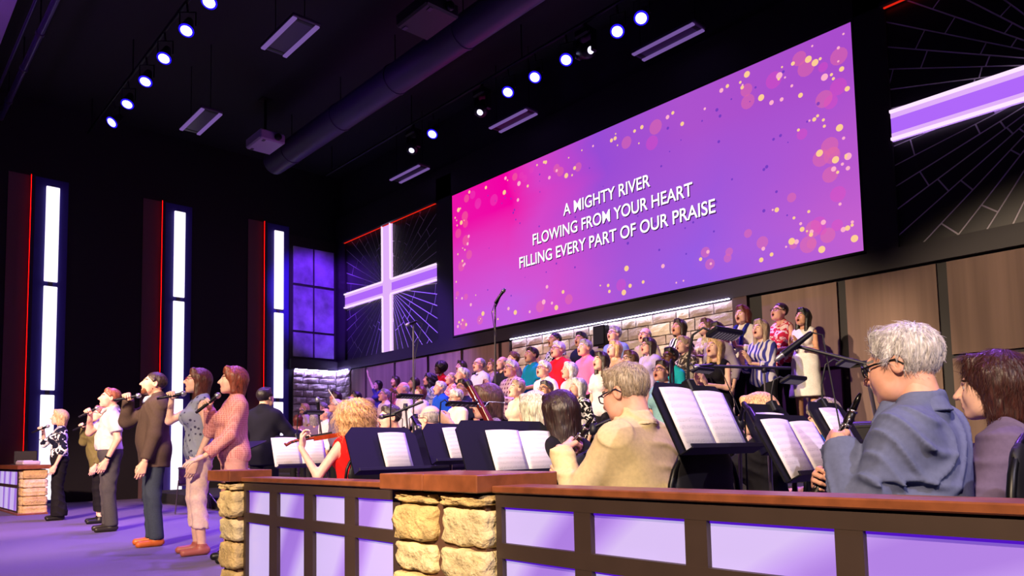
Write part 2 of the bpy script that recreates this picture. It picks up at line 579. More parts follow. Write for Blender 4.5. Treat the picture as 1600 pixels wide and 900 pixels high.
# ---- fabric panels along the lower back wall, dark posts between them
def pleat_mat(name, col, freq=1.3):
    mt = mat(name, col, 0.9)
    n = mt.node_tree; bs = n.nodes['Principled BSDF']
    tcn = nd(n, 'ShaderNodeTexCoord'); mpn = nd(n, 'ShaderNodeMapping'); mpn.inputs['Scale'].default_value = (freq, freq, 0.05)
    nz_ = nd(n, 'ShaderNodeTexNoise'); nz_.inputs['Scale'].default_value = 5; nz_.inputs['Detail'].default_value = 3
    n.links.new(tcn.outputs['Object'], mpn.inputs['Vector']); n.links.new(mpn.outputs[0], nz_.inputs['Vector'])
    r_ = nd(n, 'ShaderNodeMapRange'); r_.inputs['From Min'].default_value = 0.3; r_.inputs['From Max'].default_value = 0.7
    r_.inputs['To Min'].default_value = 0.72; r_.inputs['To Max'].default_value = 1.12
    x_ = nd(n, 'ShaderNodeMix', data_type='RGBA', blend_type='MULTIPLY'); x_.inputs['Factor'].default_value = 1; x_.inputs['A'].default_value = lin(col)
    n.links.new(nz_.outputs['Fac'], r_.inputs['Value']); n.links.new(r_.outputs[0], x_.inputs['B']); n.links.new(x_.outputs['Result'], bs.inputs['Base Color'])
    return mt


m_fab = pleat_mat('taupe_woven_panel', (136, 112, 100))
m_post = mat('dark_post', (18, 12, 16), 0.6)
wl = MB().box((-17.34, 10.05, 0), (4.0, 10.12, 3.16)).build('wall_back_lower', m_post); struct(wl)
edges_ = [-17.34, -16.55, -15.2, -13.81, -12.55, -11.29, -10.96]
for a, c in zip(edges_[:-1], edges_[1:]):
    for z0, z1 in ((0.75, 1.93), (1.98, 3.13)):
        MB().box((a + 0.05, 10.0, z0), (c - 0.05, 10.05, z1)).build('wall_panel', m_fab, wl)
for a, c in ((-5.5, -4.27), (-4.27, -3.03), (-3.03, -1.79), (-1.79, -0.55), (-0.55, 0.7), (0.7, 1.9)):
    for z0, z1 in ((0.75, 1.93), (1.98, 3.13)):
        MB().box((a + 0.06, 10.0, z0), (c - 0.06, 10.05, z1)).build('wall_panel', m_fab, wl)
MB().box((-5.9, 9.96, 0.6), (-5.66, 10.05, 3.16)).build('wall_post', mat('brown_post', (70, 44, 44), 0.6), wl)

# ---- side wall: glowing bars between dark fins
m_bar = emis('bar_white', (246, 236, 255), 1.5)
m_red = emis('red_led_strip', (255, 10, 6), 3.8)
m_fin = mat('plum_fin', (34, 20, 44), 0.6)
m_glow = mat('violet_glow_backing', (38, 22, 120), 0.7)  # blue-violet glow beside the bars, put into the backing colour
m_redw = mat('brown_glow_catcher', (96, 74, 74), 0.8)
for y, nm in ((3.2, 'beside the leftmost singer'), (5.82, 'behind the singer in the blazer'), (8.31, 'next to the corner stonework')):
    t = empty('light_bar', (-18.095, y, 0), 0, 'tall white glowing wall bar in three sections ' + nm, 'light bar', 'glowing bars on the side wall')
    MB().box((0, -0.33, 0), (0.02, 0.30, 6.95)).build('backing', m_glow, t)
    for z0, z1 in ((0.08, 2.28), (2.38, 4.60), (4.70, 6.77)):
        MB().bev((0.05, -0.125, z0), (0.09, 0.125, z1), 0.01).build('tube_section', m_bar, t)
    MB().box((0.02, -0.04, 0.05), (0.05, 0.04, 6.8)).build('spine', m_fin, t)
    MB().box((0, -0.40, 0), (0.10, -0.33, 6.95)).build('fin', m_fin, t)
    MB().box((0.0, -0.80, 0), (0.012, -0.40, 6.95)).build('glow_catcher', m_redw, t)  # added board, paler than the wall to catch the red strip's glow
    MB().box((0.088, -0.409, 0), (0.098, -0.4003, 6.95)).build('red_strip', m_red, t)
# purple lit panels between last bar and the corner
wp = MB().box((-18.1, 8.62, 3.42), (-18.06, 9.98, 6.75)).build('wall_panel_frame', m_post); struct(wp)
m_pp = mat('glossy_grey_panel', (150, 140, 170), 0.28, noise=0.6, nscale=2.2)
for z0, z1 in ((3.5, 4.14), (4.2, 5.39), (5.46, 6.45)):
    for y0, y1 in ((8.72, 9.28), (9.33, 9.9)):
        MB().box((-18.06, y0, z0), (-18.03, y1, z1)).build('wall_panel', m_pp, wp)
# ------------------------------------------------------------------ smooth solid modelling for people
V3 = lambda *a: np.array(a, dtype=np.float32)


def C(a, b, ra, rb=None, n=None, f=1.0, k=0.03, op='u', flat=False):
    return dict(t='c', a=V3(*a), b=V3(*b), ra=ra, rb=ra if rb is None else rb, n=None if n is None else V3(*n), f=f, k=k, op=op, flat=flat)


def El(c, r, k=0.03, op='u', R=None):
    return dict(t='e', c=V3(*c), r=V3(*r), k=k, op=op, R=R)


def Pl(n, d):
    n = V3(*n); q = float(np.linalg.norm(n))
    return dict(t='p', n=n / q, d=d / q, op='i')   # keep n.p <= d


def prim_bounds(p):
    if p['t'] == 'c':
        r = max(p['ra'], p['rb'])
        return np.minimum(p['a'], p['b']) - r, np.maximum(p['a'], p['b']) + r
    r = p['r'] if p['R'] is None else np.full(3, p['r'].max(), np.float32)
    return p['c'] - r, p['c'] + r


def smin(a, b, k):
    if k <= 1e-6:
        return np.minimum(a, b)
    h = np.maximum(k - np.abs(a - b), 0) / k
    return np.minimum(a, b) - h * h * k * 0.25


def prim_d(p, X, Y, Z):
    if p['t'] == 'c':
        a = p['a']; ba = p['b'] - a
        qx, qy, qz = X - a[0], Y - a[1], Z - a[2]
        if p['n'] is not None:
            n = p['n']; g = 1.0 / p['f'] - 1.0
            s = (qx * n[0] + qy * n[1] + qz * n[2]) * g
            qx = qx + s * n[0]; qy = qy + s * n[1]; qz = qz + s * n[2]
            ba = ba + n * float(ba @ n) * g
        L = float(ba @ ba) + 1e-9
        t = (qx * ba[0] + qy * ba[1] + qz * ba[2]) / L
        tc_ = np.clip(t, 0, 1)
        dx = qx - tc_ * ba[0]; dy = qy - tc_ * ba[1]; dz = qz - tc_ * ba[2]
        d = np.sqrt(dx * dx + dy * dy + dz * dz) - (p['ra'] + (p['rb'] - p['ra']) * tc_)
        if p['flat']:
            d = np.maximum(d, (t - 1) * math.sqrt(L))
        return d
    c = p['c']; q = (X - c[0], Y - c[1], Z - c[2])
    if p['R'] is not None:
        R = p['R']
        q = tuple(q[0] * R[0][i] + q[1] * R[1][i] + q[2] * R[2][i] for i in range(3))
    r = p['r']
    k0 = np.sqrt((q[0] / r[0]) ** 2 + (q[1] / r[1]) ** 2 + (q[2] / r[2]) ** 2)
    k1 = np.sqrt((q[0] / r[0] ** 2) ** 2 + (q[1] / r[1] ** 2) ** 2 + (q[2] / r[2] ** 2) ** 2) + 1e-6
    return k0 * (k0 - 1) / k1


def solid(prims, res, disp=None):
    """surface-nets mesh of a list of smooth-joined primitives -> (verts, quads)"""
    us = [p for p in prims if p['op'] == 'u']
    lo = np.min([prim_bounds(p)[0] for p in us], 0) - 2.5 * res - 0.012
    hi = np.max([prim_bounds(p)[1] for p in us], 0) + 2.5 * res + 0.012
    n = np.ceil((hi - lo) / res).astype(int) + 1
    ax = [(lo[i] + np.arange(n[i], dtype=np.float32) * res).astype(np.float32) for i in range(3)]
    F_ = np.full(tuple(n), 10.0, np.float32)
    for p in prims:
        if p['t'] == 'p':
            X, Y, Z = ax[0][:, None, None], ax[1][None, :, None], ax[2][None, None, :]
            np.maximum(F_, p['n'][0] * X + p['n'][1] * Y + p['n'][2] * Z - p['d'], out=F_)
            continue
        a, b_ = prim_bounds(p); mg = p['k'] + 2.5 * res
        i0 = np.maximum(np.floor((a - mg - lo) / res).astype(int), 0); i1 = np.minimum(np.ceil((b_ + mg - lo) / res).astype(int) + 1, n)
        if np.any(i1 <= i0):
            continue
        sl = tuple(slice(i0[i], i1[i]) for i in range(3))
        d = prim_d(p, ax[0][sl[0]][:, None, None], ax[1][sl[1]][None, :, None], ax[2][sl[2]][None, None, :])
        if p['op'] == 'u':
            F_[sl] = smin(F_[sl], d, p['k'])
        elif p['op'] == 's':
            F_[sl] = -smin(-F_[sl], d, p['k'])
    if disp is not None:
        X, Y, Z = ax[0][:, None, None], ax[1][None, :, None], ax[2][None, None, :]
        F_ = F_ + disp(X, Y, Z)
    Sg = F_ < 0
    c8 = [Sg[i:n[0] - 1 + i, j:n[1] - 1 + j, k:n[2] - 1 + k] for i in (0, 1) for j in (0, 1) for k in (0, 1)]
    cnt = np.zeros(c8[0].shape, np.int8)
    for q in c8:
        cnt += q
    act = (cnt > 0) & (cnt < 8)
    I = np.argwhere(act)
    if len(I) == 0:
        return np.zeros((0, 3), np.float32), np.zeros((0, 4), np.int32)
    offs = np.array([(i, j, k) for i in (0, 1) for j in (0, 1) for k in (0, 1)])
    vals = np.stack([F_[I[:, 0] + o[0], I[:, 1] + o[1], I[:, 2] + o[2]] for o in offs], 1)
    acc = np.zeros((len(I), 3), np.float32); ct = np.zeros(len(I), np.float32)
    for a in range(8):
        for bit in (1, 2, 4):
            b_ = a | bit
            if b_ == a:
                continue
            va, vb = vals[:, a], vals[:, b_]
            msk = (va < 0) != (vb < 0)
            t = np.where(msk, va / np.where(np.abs(va - vb) < 1e-9, 1e-9, va - vb), 0)
            pos = offs[a][None, :] + t[:, None] * (offs[b_] - offs[a])[None, :]
            acc += np.where(msk[:, None], pos, 0); ct += msk
    verts = (I + acc / ct[:, None]) * res + lo
    idx = np.full(act.shape, -1, np.int32); idx[tuple(I.T)] = np.arange(len(I))
    quads = []
    for axn in range(3):
        sa = [slice(1, -1)] * 3; sb = [slice(1, -1)] * 3
        sa[axn] = slice(0, n[axn] - 1); sb[axn] = slice(1, n[axn])
        A, B_ = Sg[tuple(sa)], Sg[tuple(sb)]
        E = np.argwhere(A != B_)
        if len(E) == 0:
            continue
        ins = A[tuple(E.T)]
        base = E.copy(); u, w = [(1, 2), (2, 0), (0, 1)][axn]
        for q in (0, 1, 2):
            if q != axn:
                base[:, q] += 1

        def at(du, dw):
            z = base.copy(); z[:, u] += du; z[:, w] += dw
            return idx[z[:, 0], z[:, 1], z[:, 2]]
        q4 = np.stack([at(-1, -1), at(0, -1), at(0, 0), at(-1, 0)], 1)
        q4[~ins] = q4[~ins][:, ::-1]
        quads.append(q4)
    Q = np.concatenate(quads).astype(np.int32)
    Q = Q[(Q >= 0).all(1)]
    return verts.astype(np.float32), Q


def np_mesh(name, parts, mats):
    """parts: list of (verts, quads, material index or array)"""
    vs = []; qs = []; mi = []; o = 0
    for v, q, m_ in parts:
        vs.append(v); qs.append(q + o); o += len(v)
        mi.append(np.full(len(q), m_, np.int32) if np.isscalar(m_) else m_.astype(np.int32))
    v = np.concatenate(vs); q = np.concatenate(qs); mi = np.concatenate(mi)
    me = bpy.data.meshes.new(name)
    me.vertices.add(len(v)); me.vertices.foreach_set('co', v.astype(np.float32).ravel())
    me.loops.add(q.size); me.loops.foreach_set('vertex_index', q.ravel())
    me.polygons.add(len(q)); me.polygons.foreach_set('loop_start', np.arange(0, q.size, 4, dtype=np.int32))
    me.polygons.foreach_set('loop_total', np.full(len(q), 4, np.int32))
    me.polygons.foreach_set('material_index', mi)
    me.polygons.foreach_set('use_smooth', np.ones(len(q), bool))
    me.update(calc_edges=True)
    for m_ in mats:
        me.materials.append(m_)
    return me


# ---- heads ------------------------------------------------------------------
HEADC = {}


def head_geo(res, fem=False, mouth=1.0, fat=0.0, nose=1.0, moust=False):
    key = (res, fem, mouth, fat, nose, moust)
    if key in HEADC:
        return HEADC[key]
    j = 0.92 if fem else 1.0
    P = [El((0, 0.018, 0.032), (0.073, 0.092, 0.083), 0.02),
         El((0, -0.022, -0.030), (0.060 + fat * 0.012, 0.066, 0.082), 0.04),
         C((-0.030 * j, -0.035, -0.075), (0.030 * j, -0.035, -0.075), 0.032 + fat * 0.012, k=0.03),
         C((-0.010, -0.068, -0.098 - mouth * 0.006), (0.010, -0.068, -0.098 - mouth * 0.006), 0.018, k=0.03),
         El((0.036, -0.056, -0.028), (0.026, 0.028, 0.030), 0.03), El((-0.036, -0.056, -0.028), (0.026, 0.028, 0.030), 0.03),
         C((-0.028, -0.078, 0.022), (0.028, -0.078, 0.022), 0.011 if fem else 0.013, k=0.02),
         El((0.031, -0.094, -0.002), (0.020, 0.018, 0.013), 0.012, 's'), El((-0.031, -0.094, -0.002), (0.020, 0.018, 0.013), 0.012, 's'),
         El((0.031, -0.073, -0.001), (0.0145, 0.0145, 0.0135), 0.003), El((-0.031, -0.073, -0.001), (0.0145, 0.0145, 0.0135), 0.003),
         C((0, -0.086, 0.010), (0, -0.108 - 0.004 * nose, -0.032), 0.008, 0.0125, k=0.012),
         El((0.012, -0.094, -0.037), (0.009, 0.011, 0.008), 0.008), El((-0.012, -0.094, -0.037), (0.009, 0.011, 0.008), 0.008),
         El((0, -0.084, -0.060), (0.026, 0.013, 0.020 + mouth * 0.008), 0.014),
         C((-0.017, -0.090, -0.053), (0.017, -0.090, -0.053), 0.0055, k=0.008),
         C((-0.014, -0.088, -0.066 - mouth * 0.016), (0.014, -0.088, -0.066 - mouth * 0.016), 0.0065, k=0.008),
         El((0, -0.094, -0.060 - mouth * 0.008), (0.017, 0.022, 0.0035 + mouth * 0.009), 0.003, 's'),
         El((0.076, 0.014, -0.006), (0.008, 0.020, 0.031), 0.008), El((-0.076, 0.014, -0.006), (0.008, 0.020, 0.031), 0.008),
         El((0.083, 0.010, -0.004), (0.006, 0.011, 0.018), 0.006, 's'), El((-0.083, 0.010, -0.004), (0.006, 0.011, 0.018), 0.006, 's'),
         C((0, 0.030, -0.03), (0, 0.040, -0.13), 0.048 * (0.9 if fem else 1.05), k=0.02)]
    if moust:
        P.insert(14, C((-0.022, -0.088, -0.050), (0.022, -0.088, -0.050), 0.009, k=0.008))
    v, q = solid(P, res)
    c = v[q].mean(1)
    x, y, z = c[:, 0], c[:, 1], c[:, 2]
    m_ = np.zeros(len(q), np.int32)
    fr = y < -0.05
    lips = fr & (((x / 0.024) ** 2 + ((z + 0.060 + mouth * 0.008) / (0.012 + mouth * 0.011)) ** 2) < 1)
    m_[lips] = 1
    hole = fr & (((x / 0.0172) ** 2 + ((z + 0.060 + mouth * 0.008) / (0.0035 + mouth * 0.0095)) ** 2) < 1) & (y > -0.094)
    m_[hole & (y > -0.091)] = 2
    for s in (-1, 1):
        e = ((x - s * 0.031) / 0.0135) ** 2 + ((z + 0.001) / 0.0062) ** 2
        m_[fr & (e < 1)] = 3
        e2 = ((x - s * 0.031) / 0.0062) ** 2 + ((z + 0.001) / 0.0062) ** 2
        m_[fr & (e2 < 1)] = 4
        br = (np.abs(x - s * 0.032) < 0.020) & (np.abs(z - 0.026 + (np.abs(x) - 0.03) ** 2 * 9) < 0.0042) & fr
        m_[br] = 5
    if moust:
        m_[fr & (np.abs(x) < 0.030) & (np.abs(z + 0.050 + np.abs(x) * 0.25) < 0.0085) & (y < -0.074)] = 6
        m_[fr & (np.abs(x) < 0.014) & (np.abs(z + 0.098) < 0.013) & (y < -0.07)] = 6
    HEADC[key] = (v, q, m_)
    return HEADC[key]


# ---- hair -------------------------------------------------------------------
HAIRC = {}


def wav(a, fx, fz, s=0.0):
    def f(X, Y, Z):
        th = np.arctan2(X, -Y + 0.02)
        return a * (np.sin(th * fx + Z * fz + s) * np.sin(th * fx * 0.53 + 1.3 + s + Y * 30) + 0.7 * np.sin(X * 150 + s) * np.sin(Y * 140 + 1 + s) * np.sin(Z * 90 + 2))
    return f


def hair_geo(kind, res, seed=0):
    key = (kind, res, seed % 3)
    if key in HAIRC:
        return HAIRC[key]
    g = {'short': 0.010, 'crop': 0.005, 'thick': 0.013, 'curlyshort': 0.022}.get(kind, 0.014)
    cran = El((0, 0.020, 0.034), (0.075 + g, 0.094 + g, 0.083 + g), 0.02)
    face = [El((0, -0.085, -0.035), (0.060, 0.060, 0.085), 0.012, 's')]
    dsp = wav(0.0022, 26, 34, seed)
    if kind in ('short', 'crop', 'thick', 'curlyshort'):
        P = [cran]
        if kind != 'crop':
            P += [C((-0.035, -0.050, 0.092 + g * 0.5), (0.035, -0.046, 0.096 + g * 0.5), 0.018, k=0.03)]
        P += [C((-0.078, -0.012, 0.03), (-0.078, -0.012, -0.012), 0.010, k=0.02), C((0.078, -0.012, 0.03), (0.078, -0.012, -0.012), 0.010, k=0.02)]
        P += [Pl((0, -0.85, -1.0), 0.004), El((0, -0.108, 0.0), (0.074, 0.062, 0.080), 0.01, 's')]
        P += [El((s * 0.085, 0.012, -0.012), (0.020, 0.024, 0.032), 0.006, 's') for s in (-1, 1)]
        if kind == 'curlyshort':
            dsp = wav(0.006, 17, 60, seed)
    elif kind == 'bald':          # fringe round the back and sides only
        P = [El((0, 0.022, 0.020), (0.081, 0.097, 0.080), 0.02), El((0, -0.01, 0.105), (0.085, 0.115, 0.072), 0.015, 's'), Pl((0, -0.85, -1.0), 0.005), Pl((0, -1, 0), 0.025)]
        P += [El((s * 0.085, 0.012, -0.012), (0.020, 0.024, 0.032), 0.006, 's') for s in (-1, 1)]
        dsp = None
    elif kind == 'thin':          # receding, combed back
        P = [El((0, 0.028, 0.030), (0.081, 0.094, 0.090), 0.02), Pl((0, -0.75, -1.0), 0.0), El((0, -0.085, 0.07), (0.055, 0.060, 0.055), 0.02, 's')]
        P += [El((s * 0.085, 0.012, -0.012), (0.020, 0.024, 0.032), 0.006, 's') for s in (-1, 1)]
    elif kind == 'afro':
        P = [El((0, 0.030, 0.045), (0.135, 0.130, 0.125), 0.02), El((0, -0.110, -0.045), (0.066, 0.085, 0.095), 0.015, 's')]
        dsp = wav(0.007, 19, 50, seed)
    elif kind in ('bob', 'long', 'vlong', 'curly', 'pony', 'bun'):
        P = [cran, C((-0.03, -0.060, 0.098), (0.03, -0.060, 0.098), 0.020, k=0.03)]
        if kind in ('bob', 'long', 'vlong', 'curly'):
            e = {'bob': -0.10, 'long': -0.20, 'vlong': -0.34, 'curly': -0.16}[kind]
            w = {'bob': 0.034, 'long': 0.032, 'vlong': 0.034, 'curly': 0.055}[kind]
            o_ = {'curly': 0.025}.get(kind, 0.0)
            for s in (-1, 1):
                P += [C((s * (0.066 + o_), 0.0, 0.035), (s * (0.070 + o_), 0.012, e), w, w * 0.75, k=0.03),
                      C((s * 0.045, 0.055, 0.0), (s * (0.050 + o_), 0.065, e * 1.12), w * 1.35, w * 0.9, k=0.04)]
            P += [C((0, 0.075, 0.0), (0, 0.080, e * 1.15), w * 1.5, w, k=0.04)]
            if kind == 'curly':
                P += [El((0, 0.04, 0.02), (0.125, 0.125, 0.115), 0.03)]
        elif kind == 'pony':
            P += [C((0, 0.105, 0.04), (0, 0.145, -0.02), 0.028, 0.034, k=0.02), C((0, 0.145, -0.02), (0, 0.125, -0.16), 0.034, 0.014, k=0.02), Pl((0, -0.75, -1.0), 0.03)]
        else:
            P += [El((0, 0.120, 0.02), (0.042, 0.038, 0.042), 0.01), Pl((0, -0.75, -1.0), 0.03)]
        if kind in ('pony', 'bun'):
            P += [El((s * 0.085, 0.012, -0.012), (0.020, 0.024, 0.032), 0.006, 's') for s in (-1, 1)]
        P += [El((0, -0.105, -0.030), (0.064, 0.075, 0.088), 0.014, 's'), C((0, -0.10, -0.05), (0, -0.08, -0.36), 0.055, 0.050, k=0.01, op='s')]
        if kind == 'curly':
            dsp = wav(0.012, 15, 75, seed)
    else:
        raise ValueError(kind)
    HAIRC[key] = solid(P, res, dsp)
    return HAIRC[key]


# ---- hands: local frame x = across the palm (thumb side +x), y = palm normal (palm faces -y), z = towards the fingertips
HANDC = {}


def hand_geo(curl, res, side):
    key = (curl, res, side)
    if key in HANDC:
        return HANDC[key]
    P = [C((0, 0, -0.04), (0, 0, 0.02), 0.026, 0.030, n=(0, 1, 0), f=0.72, k=0.02)]
    kn = [(0.030, 0.088, 0.072, 0.0092), (0.010, 0.094, 0.080, 0.0095), (-0.011, 0.090, 0.074, 0.0090), (-0.030, 0.080, 0.058, 0.0080)]
    for i, (x, z, L, r) in enumerate(kn):
        P.append(C((x * 0.55, 0, 0.0), (x, 0, z), 0.016, 0.0125, k=0.014))
        a = curl * 1.05 + i * 0.06 * (0.3 + curl); p = np.array((x, 0.0, z)); ang = 0.0
        for s_, fr in enumerate((0.46, 0.30, 0.24)):
            ang += a if s_ == 0 else a * 1.05
            d = np.array((x * 0.9 * (1 - curl), -math.sin(ang), math.cos(ang)))
            d = d / np.linalg.norm(d)
            q = p + d * L * fr * 1.05
            P.append(C(tuple(p), tuple(q), r * (1 - 0.08 * s_), r * (0.92 - 0.10 * s_), k=0.004)); p = q
    t0 = (0.018, -0.006, 0.010); t1 = (0.044, -0.016 - 0.012 * curl, 0.045); t2 = (0.050 - 0.020 * curl, -0.024 - 0.026 * curl, 0.078 - 0.006 * curl); t3 = (0.050 - 0.038 * curl, -0.026 - 0.030 * curl, 0.104 - 0.016 * curl)
    P += [C(t0, t1, 0.017, 0.0125, k=0.014), C(t1, t2, 0.0115, 0.0100, k=0.005), C(t2, t3, 0.0098, 0.0080, k=0.004)]
    v, q = solid(P, res)
    if side < 0:
        v = v * np.array((-1, 1, 1), np.float32); q = q[:, ::-1].copy()
    HANDC[key] = (v, q)
    return HANDC[key]


def xf(v, M):
    A = np.array(M, np.float32)
    return v @ A[:3, :3].T + A[:3, 3]


def ik(sh, w, l1, l2, pole):
    sh, w, pole = Vector(sh), Vector(w), Vector(pole)
    d = w - sh; L = d.length
    mx_ = (l1 + l2) * 0.995
    if L > mx_:
        d = d * (mx_ / L); w = sh + d; L = mx_
    dn = d.normalized()
    a = (l1 * l1 - l2 * l2 + L * L) / (2 * L); h = math.sqrt(max(l1 * l1 - a * a, 0))
    pp = (pole - dn * pole.dot(dn)).normalized()
    return sh + dn * a + pp * h, w
# ------------------------------------------------------------------ people
SKIN = {'fair': (240, 192, 168), 'pink': (236, 176, 154), 'tan': (212, 158, 126), 'brown': (110, 70, 52), 'dark': (72, 44, 36)}


def skin_mats(tone, brow, moust=(200, 190, 185)):
    c = SKIN[tone]
    return [mat('skin_' + tone, c, 0.5, noise=0.12, nscale=30, spec=0.4), mat('lip_' + tone, (int(c[0] * 0.82), int(c[1] * 0.55), int(c[2] * 0.58)), 0.4),
            mat('mouth_dark', (50, 14, 16), 0.5), mat('eye_white', (225, 218, 212), 0.3), mat('iris', (48, 36, 30), 0.25), mat('brow', brow, 0.8), mat('moustache', moust, 0.8)]


def hair_mat(col):
    key = ('hair', tuple(col))
    if key in MATS:
        return MATS[key]
    mt = bpy.data.materials.new('hair'); mt.use_nodes = True
    n = mt.node_tree; b = n.nodes['Principled BSDF']
    b.inputs['Roughness'].default_value = 0.42
    t = nd(n, 'ShaderNodeTexCoord'); mp_ = nd(n, 'ShaderNodeMapping'); mp_.inputs['Scale'].default_value = (150, 150, 16)
    z = nd(n, 'ShaderNodeTexNoise'); z.inputs['Scale'].default_value = 1; z.inputs['Detail'].default_value = 3
    n.links.new(t.outputs['Object'], mp_.inputs['Vector']); n.links.new(mp_.outputs[0], z.inputs['Vector'])
    r = nd(n, 'ShaderNodeValToRGB'); e = r.color_ramp.elements
    e[0].position = 0.3; e[0].color = lin([v * 0.5 for v in col]); e[1].position = 0.68; e[1].color = lin([min(255, v * 1.16) for v in col])
    n.links.new(z.outputs['Fac'], r.inputs[0]); n.links.new(r.outputs[0], b.inputs['Base Color'])
    bp = nd(n, 'ShaderNodeBump'); bp.inputs['Strength'].default_value = 0.7; bp.inputs['Distance'].default_value = 0.006
    n.links.new(z.outputs['Fac'], bp.inputs['Height']); n.links.new(bp.outputs[0], b.inputs['Normal'])
    MATS[key] = mt
    return mt


def fab(col, pat=None, col2=(240, 240, 240), sc=1.0):
    if pat is None:
        return mat('fabric', col, 0.85, noise=0.12, nscale=60, spec=0.2)
    key = ('fabric', pat, tuple(col), tuple(col2), sc)
    if key in MATS:
        return MATS[key]
    mt = bpy.data.materials.new('fabric_' + pat); mt.use_nodes = True
    n = mt.node_tree; b = n.nodes['Principled BSDF']; b.inputs['Roughness'].default_value = 0.85; b.inputs['Specular IOR Level'].default_value = 0.2
    t = nd(n, 'ShaderNodeTexCoord')
    mx_ = nd(n, 'ShaderNodeMix', data_type='RGBA'); mx_.inputs['A'].default_value = lin(col); mx_.inputs['B'].default_value = lin(col2)
    r = nd(n, 'ShaderNodeMapRange')
    if pat in ('stripe', 'plaid'):
        ws = []
        for d in (('X',) if pat == 'stripe' else ('X', 'Z')):
            w = nd(n, 'ShaderNodeTexWave', bands_direction=d); w.inputs['Scale'].default_value = 5 * sc
            n.links.new(t.outputs['Object'], w.inputs['Vector']); ws.append(w.outputs['Fac'])
        if pat == 'plaid':
            a = nd(n, 'ShaderNodeMath', operation='MULTIPLY'); n.links.new(ws[0], a.inputs[0]); n.links.new(ws[1], a.inputs[1]); ws = [a.outputs[0]]
        r.inputs['From Min'].default_value = 0.35; r.inputs['From Max'].default_value = 0.6
        n.links.new(ws[0], r.inputs['Value'])
    elif pat == 'floral':
        z = nd(n, 'ShaderNodeTexNoise'); z.inputs['Scale'].default_value = 16 * sc; z.inputs['Detail'].default_value = 2; z.inputs['Distortion'].default_value = 1.2
        n.links.new(t.outputs['Object'], z.inputs['Vector']); n.links.new(z.outputs['Fac'], r.inputs['Value'])
        r.inputs['From Min'].default_value = 0.50; r.inputs['From Max'].default_value = 0.54
    elif pat in ('dots', 'lace'):
        z = nd(n, 'ShaderNodeTexVoronoi'); z.inputs['Scale'].default_value = (26 if pat == 'dots' else 55) * sc
        if pat == 'lace': z.inputs['Randomness'].default_value = 0.1
        n.links.new(t.outputs['Object'], z.inputs['Vector']); n.links.new(z.outputs['Distance'], r.inputs['Value'])
        r.inputs['From Min'].default_value = 0.30; r.inputs['From Max'].default_value = 0.22
        if pat == 'lace': r.inputs['From Min'].default_value = 0.55; r.inputs['From Max'].default_value = 0.35
    n.links.new(r.outputs[0], mx_.inputs['Factor']); n.links.new(mx_.outputs['Result'], b.inputs['Base Color'])
    MATS[key] = mt
    return mt


def folds(a, sc, seed=0.0):
    def f(X, Y, Z):
        return a * (np.sin(X * sc + Y * sc * 0.8 + 2.2 * np.sin(Z * sc * 0.45 + seed)) * np.sin(Z * sc * 0.75 + X * sc * 0.7 - Y * sc * 0.5 + seed * 2) + 0.45 * np.sin(Z * sc * 1.7 + X * sc * 1.3 + seed + Y * sc))
    return f


def creases(a, seed=0.0, fs=1.0):
    """sharp cloth creases: ridged, domain-warped waves"""
    def f(X, Y, Z):
        X = X * fs; Y = Y * fs; Z = Z * fs
        w1 = np.sin(Z * 11 + X * 6 + seed) + 0.6 * np.sin(Y * 15 + Z * 5 + seed * 1.7)
        w2 = np.sin(X * 9 - Y * 7 + seed * 2.1)
        u = X * 17 + Y * 14 + Z * 7 + 1.5 * w1
        v = Z * 21 - X * 13 + Y * 9 + 1.4 * w2
        r1 = (0.5 + 0.5 * np.cos(2 * u)) ** 4 * np.clip(0.25 + np.sin(Z * 7 + X * 5 + seed), 0, 1)
        r2 = (0.5 + 0.5 * np.cos(2 * v)) ** 4 * np.clip(0.2 + np.sin(X * 8 + Y * 6 + seed + 1), 0, 1)
        return -a * (1.2 * r1 + 1.1 * r2) + a * 0.25 * np.sin(u * 0.5) * np.sin(v * 0.45)
    return f


RES = {0: dict(b=.022, h=.0085, d=.0065, c=.017, p=.024, r=.010), 1: dict(b=.014, h=.005, d=.0045, c=.010, p=.012, r=.0065), 2: dict(b=.011, h=.0032, d=.0033, c=.0068, p=.016, r=.0045)}
PSEED = [0]


